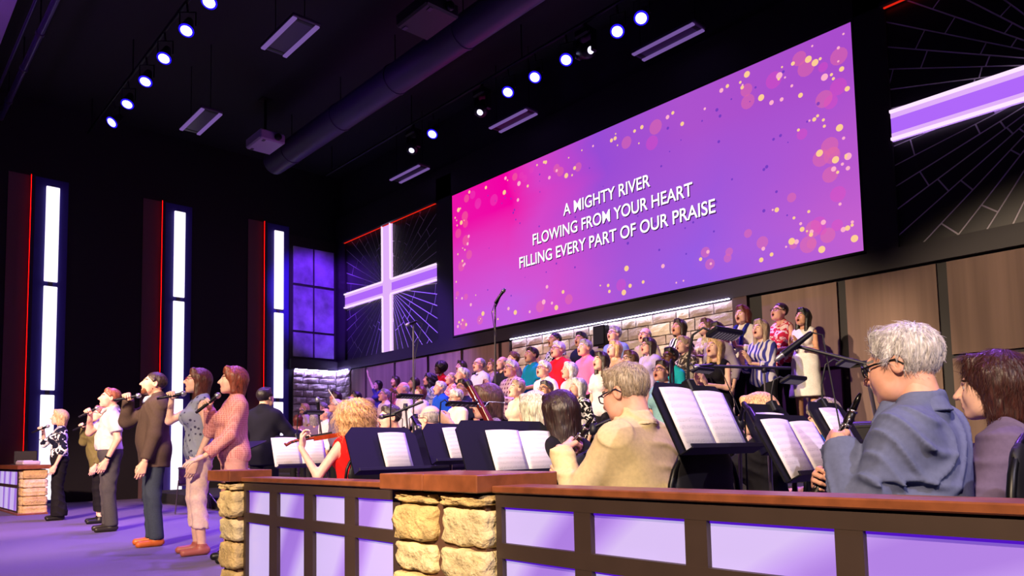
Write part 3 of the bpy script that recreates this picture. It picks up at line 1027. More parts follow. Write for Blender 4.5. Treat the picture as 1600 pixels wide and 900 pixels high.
def person(label, loc, face=0.0, H=1.7, fem=False, pose='stand', top=('tee', fab((200, 200, 200))), legs=fab((30, 30, 36)), hair=('short', (90, 70, 55)), skin='fair',
           glasses=None, mouth=1.0, fat=0.2, head=(0, 8, 0), hands='sides', lvl=0, lean=0.0, shoe=(16, 15, 17), group=None, moust=False, brow=None, jacket=None, sleeve=None, hemz=None,
           feet_up=0.0, build_legs=True, name='person', skirt=None, headoff=(0, 0, 0), sx=None, tuck=False, amp=None, spread=1.0, hair_sc=1.0, headsc=1.0, crop=0.065, bell=0.020):
    PSEED[0] += 1; sd = PSEED[0] * 1.7
    R_ = RES[lvl]; s = H / 1.7
    root = empty(name, loc, math.radians(face), label, 'person', group)
    sx = sx or (0.142 if fem else 0.166)
    hipz = 0.93 if pose == 'stand' else 0.53
    le = math.radians(lean)
    cl, sl = math.cos(le), math.sin(le)

    def T(p):
        x, y, z = p; z -= 0.93
        return (x, y * cl - z * sl, hipz + y * sl + z * cl)

    def TP(P):
        o = []
        for p in P:
            p = dict(p)
            for k in ('a', 'b', 'c'):
                if k in p: p[k] = V3(*T(tuple(p[k])))
            if p.get('n') is not None and p['t'] == 'c':
                n = p['n']; p['n'] = V3(n[0], n[1] * cl - n[2] * sl, n[1] * sl + n[2] * cl)
            if p['t'] == 'e' and abs(lean) > 4:
                p['R'] = ((1, 0, 0), (0, cl, -sl), (0, sl, cl))
            o.append(p)
        return o

    wm = 0.90 if fem else 1.0

    def torso(g):
        P = [C((-0.070, 0.01, 0.93), (0.070, 0.01, 0.93), 0.108 + g + fat * 0.012, n=(0, 1, 0), f=0.95, k=0.06),
             C((0, 0.0, 1.02), (0, 0.0, 1.14), 0.140 * wm + fat * 0.025 + g, 0.140 * wm + fat * 0.015 + g, n=(0, 1, 0), f=0.76, k=0.07),
             C((-0.052 * wm, 0, 1.27), (0.052 * wm, 0, 1.27), 0.124 * wm + g, n=(0, 1, 0), f=0.86, k=0.06),
             C((-(sx - 0.055), 0.014, 1.345), (sx - 0.055, 0.014, 1.345), 0.064 + g, k=0.06),
             C((0, 0.028, 1.462), (sx - 0.03, 0.014, 1.368), 0.036 + g * 0.6, 0.046 + g, k=0.04), C((0, 0.028, 1.462), (-(sx - 0.03), 0.014, 1.368), 0.036 + g * 0.6, 0.046 + g, k=0.04)]
        if fat > 0.25 or not fem:
            P.append(El((0, -0.030 - 0.035 * fat, 1.07), (0.115 + 0.045 * fat + g, 0.075 + 0.060 * fat + g, 0.14 + g), 0.07))
        if fem:
            P += [El((q * 0.072, -0.088, 1.245), (0.062 + g, 0.055 + g, 0.060 + g), 0.04) for q in (-1, 1)]
        return TP(P)

    am = 0.90 if fem else 1.05
    sh = {q: Vector(T((q * sx, 0.014, 1.352))) for q in (-1, 1)}
    presets = {
        'sides': {q: dict(w=(q * 0.235, -0.05, hipz - 0.08), pole=(q * 0.4, 0.6, -0.2), curl=0.35) for q in (-1, 1)},
        'clap': {q: dict(w=(q * 0.060, -0.285, hipz + 0.20), f=(-q * 0.12, -0.55, 0.8), p=(-q, 0, -0.1), pole=(q * 0.6, 0.25, -1), curl=0.12) for q in (-1, 1)},
        'fold': {q: dict(w=(q * 0.085, -0.255, hipz + 0.09 + 0.02 * q), f=(-q * 0.85, -0.5, 0.05), p=(0.0, 0.6, -0.4 - 0.2 * q), pole=(q * 0.7, 0.5, -1), curl=0.45) for q in (-1, 1)},
        'lap': {q: dict(w=(q * 0.12, -0.33, hipz + 0.15), f=(-q * 0.3, -0.9, -0.1), p=(0, 0, -1), pole=(q * 0.7, 0.4, -1), curl=0.4) for q in (-1, 1)},
    }
    hd = dict(presets['sides']) if isinstance(hands, dict) else presets[hands]
    if isinstance(hands, dict):
        for q in hands: hd[q] = hands[q] if isinstance(hands[q], dict) else presets[hands[q]][q]
    arm = {}; hand_parts = []; HM = {}
    for q in (-1, 1):
        h = hd[q]
        el, wr = ik(sh[q], h['w'], 0.285, 0.255, h.get('pole', (q * 0.5, 0.5, -0.6)))
        arm[q] = (sh[q], el, wr)
        f = Vector(h.get('f', tuple(wr - el))).normalized()
        p = Vector(h.get('p', (-q, 0, 0)))
        p = (p - f * p.dot(f)).normalized()
        y = -p; x = y.cross(f)
        M_ = Matrix((x, y, f)).transposed().to_4x4(); M_.translation = wr + f * 0.035
        HM[q] = Matrix.Scale(s, 4) @ M_
        v, qd = hand_geo(round(h.get('curl', 0.3), 2), R_['d'], 1 if q < 0 else -1)
        hand_parts.append((xf(v * (0.92 if fem else 1.0), M_) * s, qd, 0))
    # legs
    LG = {}
    for q in (-1, 1):
        if pose == 'stand':
            LG[q] = ((q * 0.088, 0.01, 0.90), (q * 0.105 * spread, -0.015, 0.50), (q * 0.115 * spread, 0.02, 0.09), (q * 0.14 * spread, -0.13, 0.03))
        else:
            LG[q] = ((q * 0.09, 0.0, 0.53), (q * 0.13, -0.42, 0.53), (q * 0.14, -0.40 + 0.04, 0.09), (q * 0.17, -0.52, 0.03))

    def leg_prims(g, bell=0.0):
        P = []
        for q in (-1, 1):
            a, k_, c, d_ = LG[q]
            P += [C(a, k_, 0.088 * (1.03 if fem else 1) + g + fat * 0.01, 0.058 + g, k=0.03), C(k_, c, 0.056 + g, 0.038 + g + bell, k=0.025)]
        return P

    # body
    hp = Vector(T((0, -0.012, 1.585))) + Vector(headoff)
    hy, hpi, hr = (math.radians(a) for a in head)
    HMAT = Matrix.Translation(hp) @ Matrix.Rotation(hy, 4, 'Z') @ Matrix.Rotation(-hpi, 4, 'X') @ Matrix.Rotation(hr, 4, 'Y') @ Matrix.Scale(headsc, 4)
    P = torso(-0.014)
    nb = T((0, 0.030, 1.41)); nt_ = HMAT @ Vector((0, 0.030, -0.06))
    P.append(C(nb, tuple(nt_), 0.060 * (0.86 if fem else 1.0), 0.050 * (0.88 if fem else 1.02), k=0.05))
    for q in (-1, 1):
        a, e, w = arm[q]
        P += [C(tuple(a), tuple(e), 0.048 * am, 0.038 * am, k=0.035), C(tuple(e), tuple(w), 0.040 * am, 0.0255 * am, k=0.02), C(tuple(w), tuple(Vector(w) + (Vector(w) - Vector(e)).normalized() * 0.02), 0.0255 * am, 0.025 * am, k=0.01)]
    if build_legs:
        P += leg_prims(0.0)
    v, qd = solid(P, R_['b'])
    hv, hq, hm = head_geo(R_['h'], fem, mouth, round(fat, 1), 1.0, moust)
    parts = [(v * s, qd, 0), (xf(hv, HMAT) * s, hq, hm)] + hand_parts
    hc = hair[1] if hair else (120, 100, 90)
    link('body', np_mesh('body', parts, skin_mats(skin, brow or tuple(int(c * 0.6) for c in hc))), None, root)
    if hair and hair[0]:
        rv, rq = hair_geo(hair[0], R_['r'], PSEED[0])
        link('hair', np_mesh('hair', [(xf(rv * hair_sc, HMAT) * s, rq, 0)], [hair_mat(hair[1])]), None, root)
    # top
    kind, tm = top[0], top[1]
    slv = sleeve if sleeve is not None else {'tee': 0.62, 'polo': 0.70, 'shirt': 2.0, 'blouse': 1.6, 'sleeveless': 0.0, 'dress': 0.0, 'sweater': 2.0}[kind]
    A = amp if amp is not None else {0: 0.003, 1: 0.004, 2: 0.005}[lvl]

    def cloth(nm, mt, g, slv, hem, collar, vcut, res, extra=(), scoop=False, dsp=None):
        coll = None
        P = torso(g)
        if scoop:
            P.append(TP([El((0, -0.055, 1.470), (0.080, 0.085, 0.062), 0.01, 's')])[0])
        if pose == 'stand':
            P.append(Pl((0, 0, -1), -hem))
        else:
            P.append(Pl((0, 0, -1), -0.44))
        for q in (-1, 1):
            a, e, w = arm[q]
            if slv <= 0:
                P.append(El(tuple(Vector(a) + Vector((q * 0.035, 0, -0.03))), (0.040, 0.07, 0.085), 0.01, 's'))
                continue
            if slv <= 1:
                b_ = tuple(Vector(a).lerp(Vector(e), slv))
                P.append(C(tuple(a), b_, 0.052 * am + g, 0.050 * am + g * 1.4, k=0.03, flat=True))
            else:
                P.append(C(tuple(a), tuple(e), 0.048 * am + g, 0.042 * am + g, k=0.065))
                b_ = tuple(Vector(e).lerp(Vector(w), slv - 1))
                P.append(C(tuple(e), b_, 0.042 * am + g, 0.030 * am + g + (0.008 if slv < 2 else 0), k=0.02, flat=True))
        P += list(extra)
        if collar:
            n1 = Vector(nb).lerp(nt_, 0.10); n2 = Vector(nb).lerp(nt_, 0.58)
            P.append(C(tuple(n1), tuple(n2), 0.076 * (0.9 if fem else 1), 0.066 * (0.9 if fem else 1), k=0.012, flat=True))
        if collar and lvl > 0:
            n1 = Vector(nb).lerp(nt_, 0.66); n2 = Vector(nb).lerp(nt_, 0.04); n3 = Vector(nb).lerp(nt_, 0.62); w_ = 0.92 if fem else 1.0
            Q = [C(tuple(n1), tuple(n2), 0.060 * w_, 0.086 * w_, k=0.01, flat=True)]
            for q_ in (-1, 1):
                Q.append(TP([C((q_ * 0.030, -0.060, 1.455), (q_ * 0.052, -0.098, 1.405), 0.026, 0.014, k=0.02)])[0])
            Q += [dict(Pl(tuple(n1 - n2), float((n1 - n2).dot(n3)) )), C(tuple(Vector(nb).lerp(nt_, -0.2)), tuple(Vector(nb).lerp(nt_, 1.2)), 0.056 * w_, 0.0535 * w_, k=0.004, op='s')]
            Q.append(TP([C((0, -0.115, 1.500), (0, -0.130, 1.40), 0.030, 0.010, k=0.006, op='s')])[0])
            cv, cq = solid(Q, res * 0.8)
            coll = np_mesh('collar', [(cv * s, cq, 0)], [mt])
        if nm == 'shirt' and slv >= 2 and lvl > 0:
            for q in (-1, 1):
                a, e, w = arm[q]
                P.append(C(tuple(Vector(e).lerp(Vector(w), 0.80)), tuple(Vector(e).lerp(Vector(w), 1.0)), 0.036 * am + g, 0.035 * am + g, k=0.004, flat=True))
        if vcut:
            P.append(TP([C((0, -0.105, 1.500), (0, -0.150, 1.480 - vcut), 0.040, 0.006, k=0.008, op='s')])[0])
        v, qd = solid(P, res, dsp)
        so = link(nm, np_mesh(nm, [(v * s, qd, 0)], [mt]), None, root)
        if coll is not None:
            link('collar', coll, None, so)
        return so

    hem = hemz if hemz is not None else (0.96 if tuck else 0.84)
    extra = []
    if kind == 'dress' or skirt:
        sk = [C(T((0, 0.0, 1.00)), (0, 0.0, 0.46), 0.178 * wm + 0.01, 0.245, n=(0, 1, 0), f=0.86, k=0.05, flat=True)] if pose == 'stand' else []
        if kind == 'dress':
            extra = sk
    nm = {'tee': 'shirt', 'polo': 'polo_shirt', 'shirt': 'shirt', 'blouse': 'blouse', 'sleeveless': 'sleeveless_top', 'dress': 'dress', 'sweater': 'sweater'}[kind]
    cloth(nm, tm, 0.006 if jacket is not None else 0.013 if (tuck or lvl == 0) else 0.018, slv if jacket is None else 0.3, hem if kind != 'dress' else 0.80, kind in ('polo', 'shirt'), {'polo': 0.12, 'shirt': 0.07, 'blouse': 0.09}.get(kind, 0), R_['c'], extra, kind in ('tee', 'sleeveless', 'dress', 'sweater'), creases(A * 1.5, sd, 1.55 if lvl == 2 else 1.2) if lvl > 0 else folds(A, 26, sd))
    if jacket is not None:
        jm, jh = jacket[0], jacket[1]
        P = torso(0.030)
        P += [Pl((0, 0, -1), -jh)] if pose == 'stand' else [Pl((0, 0, -1), -0.44)]
        if pose == 'stand' and jh < 0.9:
            P.insert(0, C((-0.055, 0.01, 0.93), (-0.055, 0.005, jh - 0.05), 0.135, 0.14, n=(0, 1, 0), f=0.95, k=0.05)); P.insert(0, C((0.055, 0.01, 0.93), (0.055, 0.005, jh - 0.05), 0.135, 0.14, n=(0, 1, 0), f=0.95, k=0.05))
        for q in (-1, 1):
            a, e, w = arm[q]
            P += [C(tuple(a), tuple(e), 0.052 * am + 0.024, 0.045 * am + 0.02, k=0.04), C(tuple(e), tuple(Vector(e).lerp(Vector(w), 0.97)), 0.045 * am + 0.02, 0.034 * am + 0.014, k=0.02, flat=True)]
        P += [TP([C((0, -0.085, 1.52), (0, -0.20, 1.06), 0.075, 0.010, k=0.008, op='s')])[0]]
        n1 = Vector(nb); n2 = Vector(nb).lerp(nt_, 0.40)
        P.insert(-1, C(tuple(n1), tuple(n2), 0.086, 0.078, k=0.012, flat=True))
        v, qd = solid(P, R_['c'], creases(A * 1.3, sd) if lvl > 0 else folds(A, 20, sd))
        link('jacket', np_mesh('jacket', [(v * s, qd, 0)], [jm]), None, root)
    # trousers or skirt, shoes
    if build_legs:
        if skirt:
            v, qd = solid(sk + [C(T((-0.06, 0.01, 0.94)), T((0.06, 0.01, 0.94)), 0.118, k=0.05)], R_['p'], folds(A, 18, sd))
            link('skirt', np_mesh('skirt', [(v * s, qd, 0)], [skirt]), None, root)
        elif kind != 'dress':
            wr_ = 0.120 if tuck else 0.108
            P = TP([C((-0.070, 0.01, 0.93), (0.070, 0.01, 0.93), wr_ + fat * 0.012, n=(0, 1, 0), f=0.95, k=0.06)] + ([C((0, 0, 0.95), (0, 0, 1.02), 0.150 * wm + fat * 0.025, n=(0, 1, 0), f=0.78, k=0.05, flat=True)] if tuck else []))
            P += leg_prims(0.016 if tuck else 0.010, bell)
            P += [Pl((0, 0, -1), -crop)]
            v, qd = solid(P, R_['p'], creases(A * 1.7, sd, 1.3) if lvl > 0 else folds(A * 1.2, 22, sd))
            link('trousers', np_mesh('trousers', [(v * s, qd, 0)], [legs]), None, root)
        for q in (-1, 1):
            a, k_, c, d_ = LG[q]
            P = [C((c[0], c[1] + 0.030, 0.040), d_, 0.044, 0.036, n=(0, 0, 1), f=0.95, k=0.02), C(c, (c[0], c[1], 0.05), 0.046, 0.046, k=0.02), Pl((0, 0, -1), 0.0), Pl((0, 0, 1), 0.10)]
            v, qd = solid(P, max(0.008, R_['p'] * 0.6))
            link('shoe', np_mesh('shoe', [(v * s, qd, 0)], [mat('shoe_leather', shoe, 0.45)]), None, root)
    if glasses is not None:
        r = {0: 0.0026, 1: 0.0022, 2: 0.0030}[lvl]
        gb = MB(); GM = Matrix.Scale(s, 4) @ HMAT
        sg = 5 if lvl == 0 else 8
        for q in (-1, 1):
            pts = []
            nP = 10 if lvl == 0 else 20
            for i in range(nP + 1):
                a = 2 * PI * i / nP
                ca, sa = math.cos(a), math.sin(a)
                e = 0.6
                pts.append(GM @ Vector((q * 0.032 + 0.024 * math.copysign(abs(ca) ** e, ca), -0.104 + 0.006 * abs(math.copysign(abs(ca) ** e, ca) + q * 1.0) * 0.5, -0.003 + 0.016 * math.copysign(abs(sa) ** e, sa))))
            gb.tube(pts, r * s, sg, caps=False)
            gb.tube([GM @ Vector((q * 0.057, -0.098, 0.006)), GM @ Vector((q * 0.077, -0.05, 0.008)), GM @ Vector((q * 0.081, 0.012, 0.008)), GM @ Vector((q * 0.080, 0.034, -0.012))], r * s * 1.15, sg)
        gb.tube([GM @ Vector((-0.009, -0.105, 0.004)), GM @ Vector((0, -0.107, 0.007)), GM @ Vector((0.009, -0.105, 0.004))], r * s, sg)
        gb.build('glasses', mat('spectacle_frame', glasses, 0.35), root)
    return dict(root=root, HM=HM, arm={q: [p * s for p in arm[q]] for q in arm}, s=s, HMAT=Matrix.Scale(s, 4) @ HMAT)
# ------------------------------------------------------------------ risers, rail, piers
m_riser = mat('black_riser_carpet', (26, 22, 32), 0.9)
for i, (y0, z1) in enumerate(((4.85, 0.2), (7.12, 0.5), (7.87, 0.82), (8.62, 1.1))):
    struct(MB().box((-17.2, y0, 0.0), (-3.3, 9.95, z1)).build('floor_riser_%d' % (i + 1), m_riser))
RISE = {'A': (9.0, 1.1), 'B': (8.25, 0.82), 'C': (7.5, 0.5), 'D': (6.75, 0.2), 'E': (6.0, 0.2), 'F': (5.3, 0.2)}

m_cap = mat('cherry_wood_cap', (146, 84, 52), 0.34, noise=0.35, nscale=14, bump=0.05)
m_frame = mat('umber_frame', (66, 50, 44), 0.55, noise=0.12, nscale=10)
m_stonec = [mat('cream_stone', c, 0.9, noise=0.3, nscale=11, bump=0.9, bscale=34) for c in ((236, 208, 150), (226, 194, 132), (240, 218, 168))]
m_grout = mat('brown_grout', (92, 60, 44), 0.9)


def panel_mat():
    mt = bpy.data.materials.new('lavender_backlit_acrylic'); mt.use_nodes = True
    n = mt.node_tree; b = n.nodes['Principled BSDF']; b.inputs['Roughness'].default_value = 0.25
    t = nd(n, 'ShaderNodeTexCoord')
    mp_ = nd(n, 'ShaderNodeMapping'); mp_.inputs['Rotation'].default_value = (0, 0.7, 0); mp_.inputs['Location'].default_value = (0.6, 0, 1.9)
    z = nd(n, 'ShaderNodeTexWave', wave_type='RINGS', rings_direction='Y'); z.inputs['Scale'].default_value = 0.55; z.inputs['Distortion'].default_value = 2.2; z.inputs['Detail'].default_value = 1.5; z.inputs['Detail Scale'].default_value = 0.8
    n.links.new(t.outputs['Object'], mp_.inputs['Vector']); n.links.new(mp_.outputs[0], z.inputs['Vector'])
    r = nd(n, 'ShaderNodeValToRGB'); e = r.color_ramp.elements
    e[0].position = 0.05; e[0].color = lin((150, 104, 226)); e[1].position = 0.5; e[1].color = lin((216, 198, 252))
    q = e.new(0.22); q.color = lin((186, 150, 246))
    n.links.new(z.outputs['Fac'], r.inputs[0])
    n.links.new(r.outputs[0], b.inputs['Emission Color']); b.inputs['Emission Strength'].default_value = 0.74
    b.inputs['Base Color'].default_value = lin((120, 104, 160))
    return mt


m_lav = panel_mat()
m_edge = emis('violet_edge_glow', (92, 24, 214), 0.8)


def rail(name, label, x0, x1, cols, y=1.81, z0=-0.8, cap=0.79, flip=1):
    """framed rail wall along x; cols = [(xa, xb), ...] panel columns"""
    t = empty(name, (0, y, 0), 0, label, 'rail wall')
    cols = [(a * 0.978, c * 0.978) for a, c in cols]
    MB().box((x0, 0.035, z0), (x1, 0.14, cap - 0.03)).build('core', m_black, t)
    MB().bev((x0 - 0.005, -0.015, cap - 0.026), (x1 + 0.005, 0.16, cap), 0.004).build('cap', m_cap, t)
    rows = ((0.58, 0.712), (-0.02, 0.525), (-0.62, -0.08))
    hz = [(cap - 0.026, 0.712), (0.58, 0.525), (-0.02, -0.08), (-0.62, z0)]
    for a, c in hz:
        MB().box((x0, 0, c), (x1, 0.06, a)).build('frame_rail', m_frame, t)
    xs = [x0] + [v for ab in cols for v in ab] + [x1]
    for a, c in zip(xs[0::2], xs[1::2]):
        for r0, r1 in rows:
            if c - a > 0.002:
                MB().box((a, 0.001, r0), (c, 0.06, r1)).build('frame_stile', m_frame, t)
    for a, c in cols:
        for r0, r1 in rows:
            pn = MB().box((a, 0.022, r0), (c, 0.035, r1)).build('panel', m_lav, t)
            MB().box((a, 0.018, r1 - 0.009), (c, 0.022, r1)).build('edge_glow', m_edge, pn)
    return t


rail('rail_wall', 'dark framed rail with lavender panels between the two stone piers', -4.395, -2.72, [(-4.46, -4.13), (-4.03, -3.70), (-3.60, -3.27), (-3.17, -2.84)])
rail('rail_wall', 'dark framed rail with lavender panels in front of the clarinet player', -2.085, 1.3, [(-2.10, -1.73), (-1.655, -1.285), (-1.21, -0.84), (-0.77, -0.40), (-0.33, 0.04), (0.11, 0.48), (0.55, 0.92)])


def rough_stone(w, h, d, rng, mt, parent, cx, cy, z, face='-y'):
    """quarry-faced pier stone, about 200 triangles"""
    bm = bmesh.new()
    bmesh.ops.create_cube(bm, size=1.0)
    bmesh.ops.subdivide_edges(bm, edges=bm.edges[:], cuts=6, use_grid_fill=True)
    o3 = [rng.uniform(0, 9) for _ in range(3)]
    for v in bm.verts:
        x, y, zz = v.co.x * 2, v.co.y * 2, v.co.z * 2
        # rounded block
        p = 9.0
        L = (abs(x) ** p + abs(y) ** p + abs(zz) ** p) ** (1 / p)
        x, y, zz = x / L, y / L, zz / L
        n_ = math.sin(x * 5 + o3[0]) * math.sin(zz * 4.3 + o3[1]) + 0.7 * math.sin(x * 9 + zz * 7 + o3[2])
        k = 0.007 * n_ + rng.uniform(-0.0025, 0.0025)
        v.co = Vector((cx + x * w / 2 + (0.006 * math.sin(zz * 6 + o3[1])), cy + y * (d / 2 + k), z + h / 2 + zz * (h / 2 - 0.002) + 0.004 * math.sin(x * 6 + o3[0])))
    me = bpy.data.meshes.new('stone'); bm.to_mesh(me); bm.free()
    me.polygons.foreach_set('use_smooth', [True] * len(me.polygons))
    o = link('stone', me, mt, parent)
    return o


def pier(label, stacks, y0, y1, capx, courses, z0=-0.8):
    t = empty('stone_pier', (0, 0, 0), 0, label, 'pillar')
    xa = min(s[0] for s in stacks); xb = max(s[1] for s in stacks)
    MB().box((xa + 0.025, y0 + 0.04, z0), (xb - 0.02, y1, 0.765)).build('core', m_grout, t)
    rng = random.Random(int(abs(xa) * 100))
    for si, (a, c) in enumerate(stacks):
        z = 0.760
        for i, h in enumerate(courses):
            if z - h < z0 - 0.05: break
            jit = rng.uniform(-0.008, 0.008)
            rough_stone(c - a + jit, h - 0.006, 0.16, rng, rng.choice(m_stonec), t, (a + c) / 2, y0 + 0.085 + rng.uniform(-0.012, 0.012), z - h)
            z -= h
        # return side stones
    z = 0.760
    for i, h in enumerate(courses):
        if z - h < z0 - 0.05: break
        rough_stone(0.10, h - 0.006, (y1 - y0) - 0.16, rng, rng.choice(m_stonec), t, xb - 0.055, (y0 + 0.17 + y1) / 2, z - h)
        rough_stone(0.10, h - 0.006, (y1 - y0) - 0.16, rng, rng.choice(m_stonec), t, xa + 0.055, (y0 + 0.17 + y1) / 2, z - h)
        z -= h
    cx = [capx[0]] + list(capx[1]) + [capx[2]]
    for a, c in zip(cx[:-1], cx[1:]):
        MB().bev((a + 0.0015, y0 - 0.025, 0.765), (c - 0.0015, y1 + 0.03, 0.832), 0.004).build('cap_block', m_cap, t)
    return t


CRS = (0.05, 0.155, 0.125, 0.15, 0.13, 0.16, 0.14, 0.15, 0.15, 0.16, 0.15, 0.16)
pier('stone pier with two stacks of cream stones under a wood cap', [(-2.70, -2.41), (-2.375, -2.095)], 1.75, 2.12, (-2.75, (-2.43,), -2.09), CRS)
pier('narrow stone pier beside the singer in the pink lace blouse', [(-4.66, -4.405)], 1.75, 1.96, (-4.76, (), -4.40), (0.045, 0.17, 0.14, 0.17, 0.16, 0.17, 0.17, 0.17, 0.17, 0.17, 0.16))
# low wall on the far side of the stage
t = empty('low_stage_wall', (0, 0, 0), 0, 'low stone and lavender panel wall at the far left of the stage', 'rail wall')
MB().box((-18.0, 2.30, 0.0), (-14.72, 2.62, 0.76)).build('core', m_grout, t)
rng = random.Random(9)
z = 0.755
for h in (0.15, 0.15, 0.145, 0.15, 0.15):
    rough_stone(0.12, h - 0.006, 0.36, rng, rng.choice(m_stonec), t, -14.74, 2.47, z - h)
    rough_stone(0.22, h - 0.006, 0.12, rng, rng.choice(m_stonec), t, -14.84, 2.33, z - h)
    rough_stone(0.55, h - 0.006, 0.12, rng, rng.choice(m_stonec), t, -17.2, 2.33, z - h); z -= h
MB().box((-16.9, 2.26, 0.02), (-14.96, 2.30, 0.76)).build('frame_back', m_frame, t)
for k in range(4):
    a = -16.85 + k * 0.47
    for r0, r1 in ((0.06, 0.44), (0.50, 0.72)):
        MB().box((a, 2.25, r0), (a + 0.39, 2.262, r1)).build('panel', m_lav, t)
MB().bev((-18.0, 2.20, 0.765), (-14.64, 2.70, 0.835), 0.004).build('cap', m_cap, t)
MB().bev((-18.0, 2.22, 0.0), (-14.66, 2.66, 0.03), 0.004).build('plinth', m_cap, t)

# ------------------------------------------------------------------ ceiling rigging
m_pipe = mat('rig_pipe', (30, 26, 40), 0.35, 0.7)
m_can = mat('fixture_black', (16, 14, 22), 0.4, 0.4)
m_lens = emis('blue_white_lens', (214, 214, 255), 3.2)
m_halo = emis('lens_halo_glow', (40, 20, 255), 1.0)
for y, x0, x1, lb in ((8.85, -16.5, -2.0, 'long dark rigging pipe near the screen'), (3.73, -17.5, -5.0, 'long dark rigging pipe over the stage front')):
    t = empty('rigging_pipe', (0, y, 7.95), 0, lb, 'pipe')
    MB().tube([(x0, 0, 0), (x1, 0, 0)], 0.03, 10).build('pipe', m_pipe, t)
    for k in range(5):
        x = x0 + 0.3 + (x1 - x0 - 0.6) * k / 4
        MB().tube([(x, 0, 0), (x, 0, 0.65)], 0.012, 6).build('hanger', m_pipe, t)


def par(loc, aim, label, group, size=0.088):
    t = empty('stage_light', loc, 0, label, 'stage light', group)
    d = (Vector(aim) - Vector(loc)).normalized()
    back = -d
    L = 0.24
    MB().lathe(d * 0.0, back, [(size * 1.12, -0.03), (size * 1.12, 0.05), (size * 0.95, 0.10), (size * 0.62, L), (size * 0.3, L + 0.03)], 16).build('housing', m_can, t)
    ln_ = MB().lathe(d * 0.02, d, [(size * 0.98, 0.0), (size * 0.98, 0.016), (size * 0.8, 0.02)], 16).build('lens', m_lens, t)
    MB().lathe(d * 0.02, d, [(size * 1.30, 0.0), (size * 1.30, 0.012)], 16).build('halo_ring', m_halo, ln_)  # emissive blue ring imitates the bloom halo around the lens
    top_ = Vector((0, 0, 0.40)); c = back * 0.08
    x_, y_, _ = frame_from(d)
    x_ = Vector((0, 0, 1)).cross(d); x_ = x_.normalized() if x_.length > 0.01 else Vector((1, 0, 0))
    p1, p2 = c + x_ * (size + 0.035), c - x_ * (size + 0.035)
    MB().tube([p1, Vector((p1.x, p1.y, 0.30)), Vector((p2.x, p2.y, 0.30)), p2], 0.012, 6).build('yoke', m_can, t)
    MB().tube([(c.x, c.y, 0.29), (0, 0, 0.415)], 0.018, 6).build('clamp', m_can, t)
    return t


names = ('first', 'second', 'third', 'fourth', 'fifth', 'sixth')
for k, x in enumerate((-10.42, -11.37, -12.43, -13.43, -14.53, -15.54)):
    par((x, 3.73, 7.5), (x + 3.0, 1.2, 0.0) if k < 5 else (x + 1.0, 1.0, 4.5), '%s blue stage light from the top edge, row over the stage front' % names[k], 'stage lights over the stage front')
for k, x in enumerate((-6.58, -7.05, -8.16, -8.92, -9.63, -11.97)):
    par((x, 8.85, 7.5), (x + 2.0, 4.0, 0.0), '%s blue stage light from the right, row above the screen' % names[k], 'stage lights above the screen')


def moving_head(loc, label, aim):
    t = empty('moving_head_light', loc, 0, label, 'stage light')
    d = (Vector(aim) - Vector(loc)).normalized()
    MB().bev((-0.16, -0.12, 0.22), (0.16, 0.12, 0.36), 0.03).build('base', m_can, t)
    for s in (-1, 1):
        MB().bev((s * 0.17 - 0.03, -0.06, -0.08), (s * 0.17 + 0.03, 0.06, 0.24), 0.02).build('yoke_arm', m_can, t)
    MB().lathe(-d * 0.16, d, [(0.07, 0), (0.12, 0.04), (0.13, 0.2), (0.115, 0.30)], 16).build('head', m_can, t)
    MB().lathe(d * 0.14, d, [(0.06, 0), (0.058, 0.012)], 14).build('lens', emis('head_lens', (225, 220, 255), 2.0), t)
    MB().tube([(0, 0, 0.36), (0, 0, 0.465)], 0.03, 8).build('clamp', m_can, t)


moving_head((-10.37, 8.85, 7.45), 'round black moving head light over the middle of the screen', (-9.6, 6.0, 3.5))
moving_head((-12.66, 8.85, 7.45), 'black moving head light farthest along the pipe above the screen', (-11.6, 6.2, 3.0))
moving_head((-7.72, 8.85, 7.45), 'black moving head light between blue lights near the screen right', (-4.0, 8.0, 6.0))

m_tube = emis('lilac_tube', (150, 112, 200), 0.55)
m_fix = mat('lilac_fixture_metal', (70, 56, 88), 0.4, 0.3)


def linear(x0, x1, y, label, z=7.3, w=0.16, st=None):
    t = empty('linear_light', (x0, y, z), 0, label, 'ceiling light')
    L = x1 - x0
    MB().bev((0, -w, 0.0), (L, w, 0.05), 0.01).build('housing', m_fix, t)
    for s in (-1, 1):
        MB().bev((0.02, s * w * 0.82 - 0.035, -0.03), (L - 0.02, s * w * 0.82 + 0.035, 0.0), 0.008).build('tube', m_tube, t)
    for x in (0.08, L - 0.08):
        MB().tube([(x, 0, 0.05), (x, 0, 1.3)], 0.008, 6).build('hanger_rod', m_pipe, t)
        MB().bev((x - 0.03, -w * 1.05, -0.006), (x + 0.03, w * 1.05, 0.0), 0.002).build('bracket', m_can, t)


linear(-7.13, -5.93, 9.43, 'twin tube ceiling light nearest the top right screen corner')
linear(-10.7, -9.6, 9.43, 'twin tube ceiling light above the middle of the screen edge')
linear(-14.3, -13.1, 9.45, 'twin tube ceiling light above the glowing cross')
linear(-10.8, -9.65, 4.87, 'large twin tube ceiling light high at the left', w=0.22)
linear(-14.6, -13.4, 4.87, 'twin tube ceiling light beside the hanging projector', w=0.2)


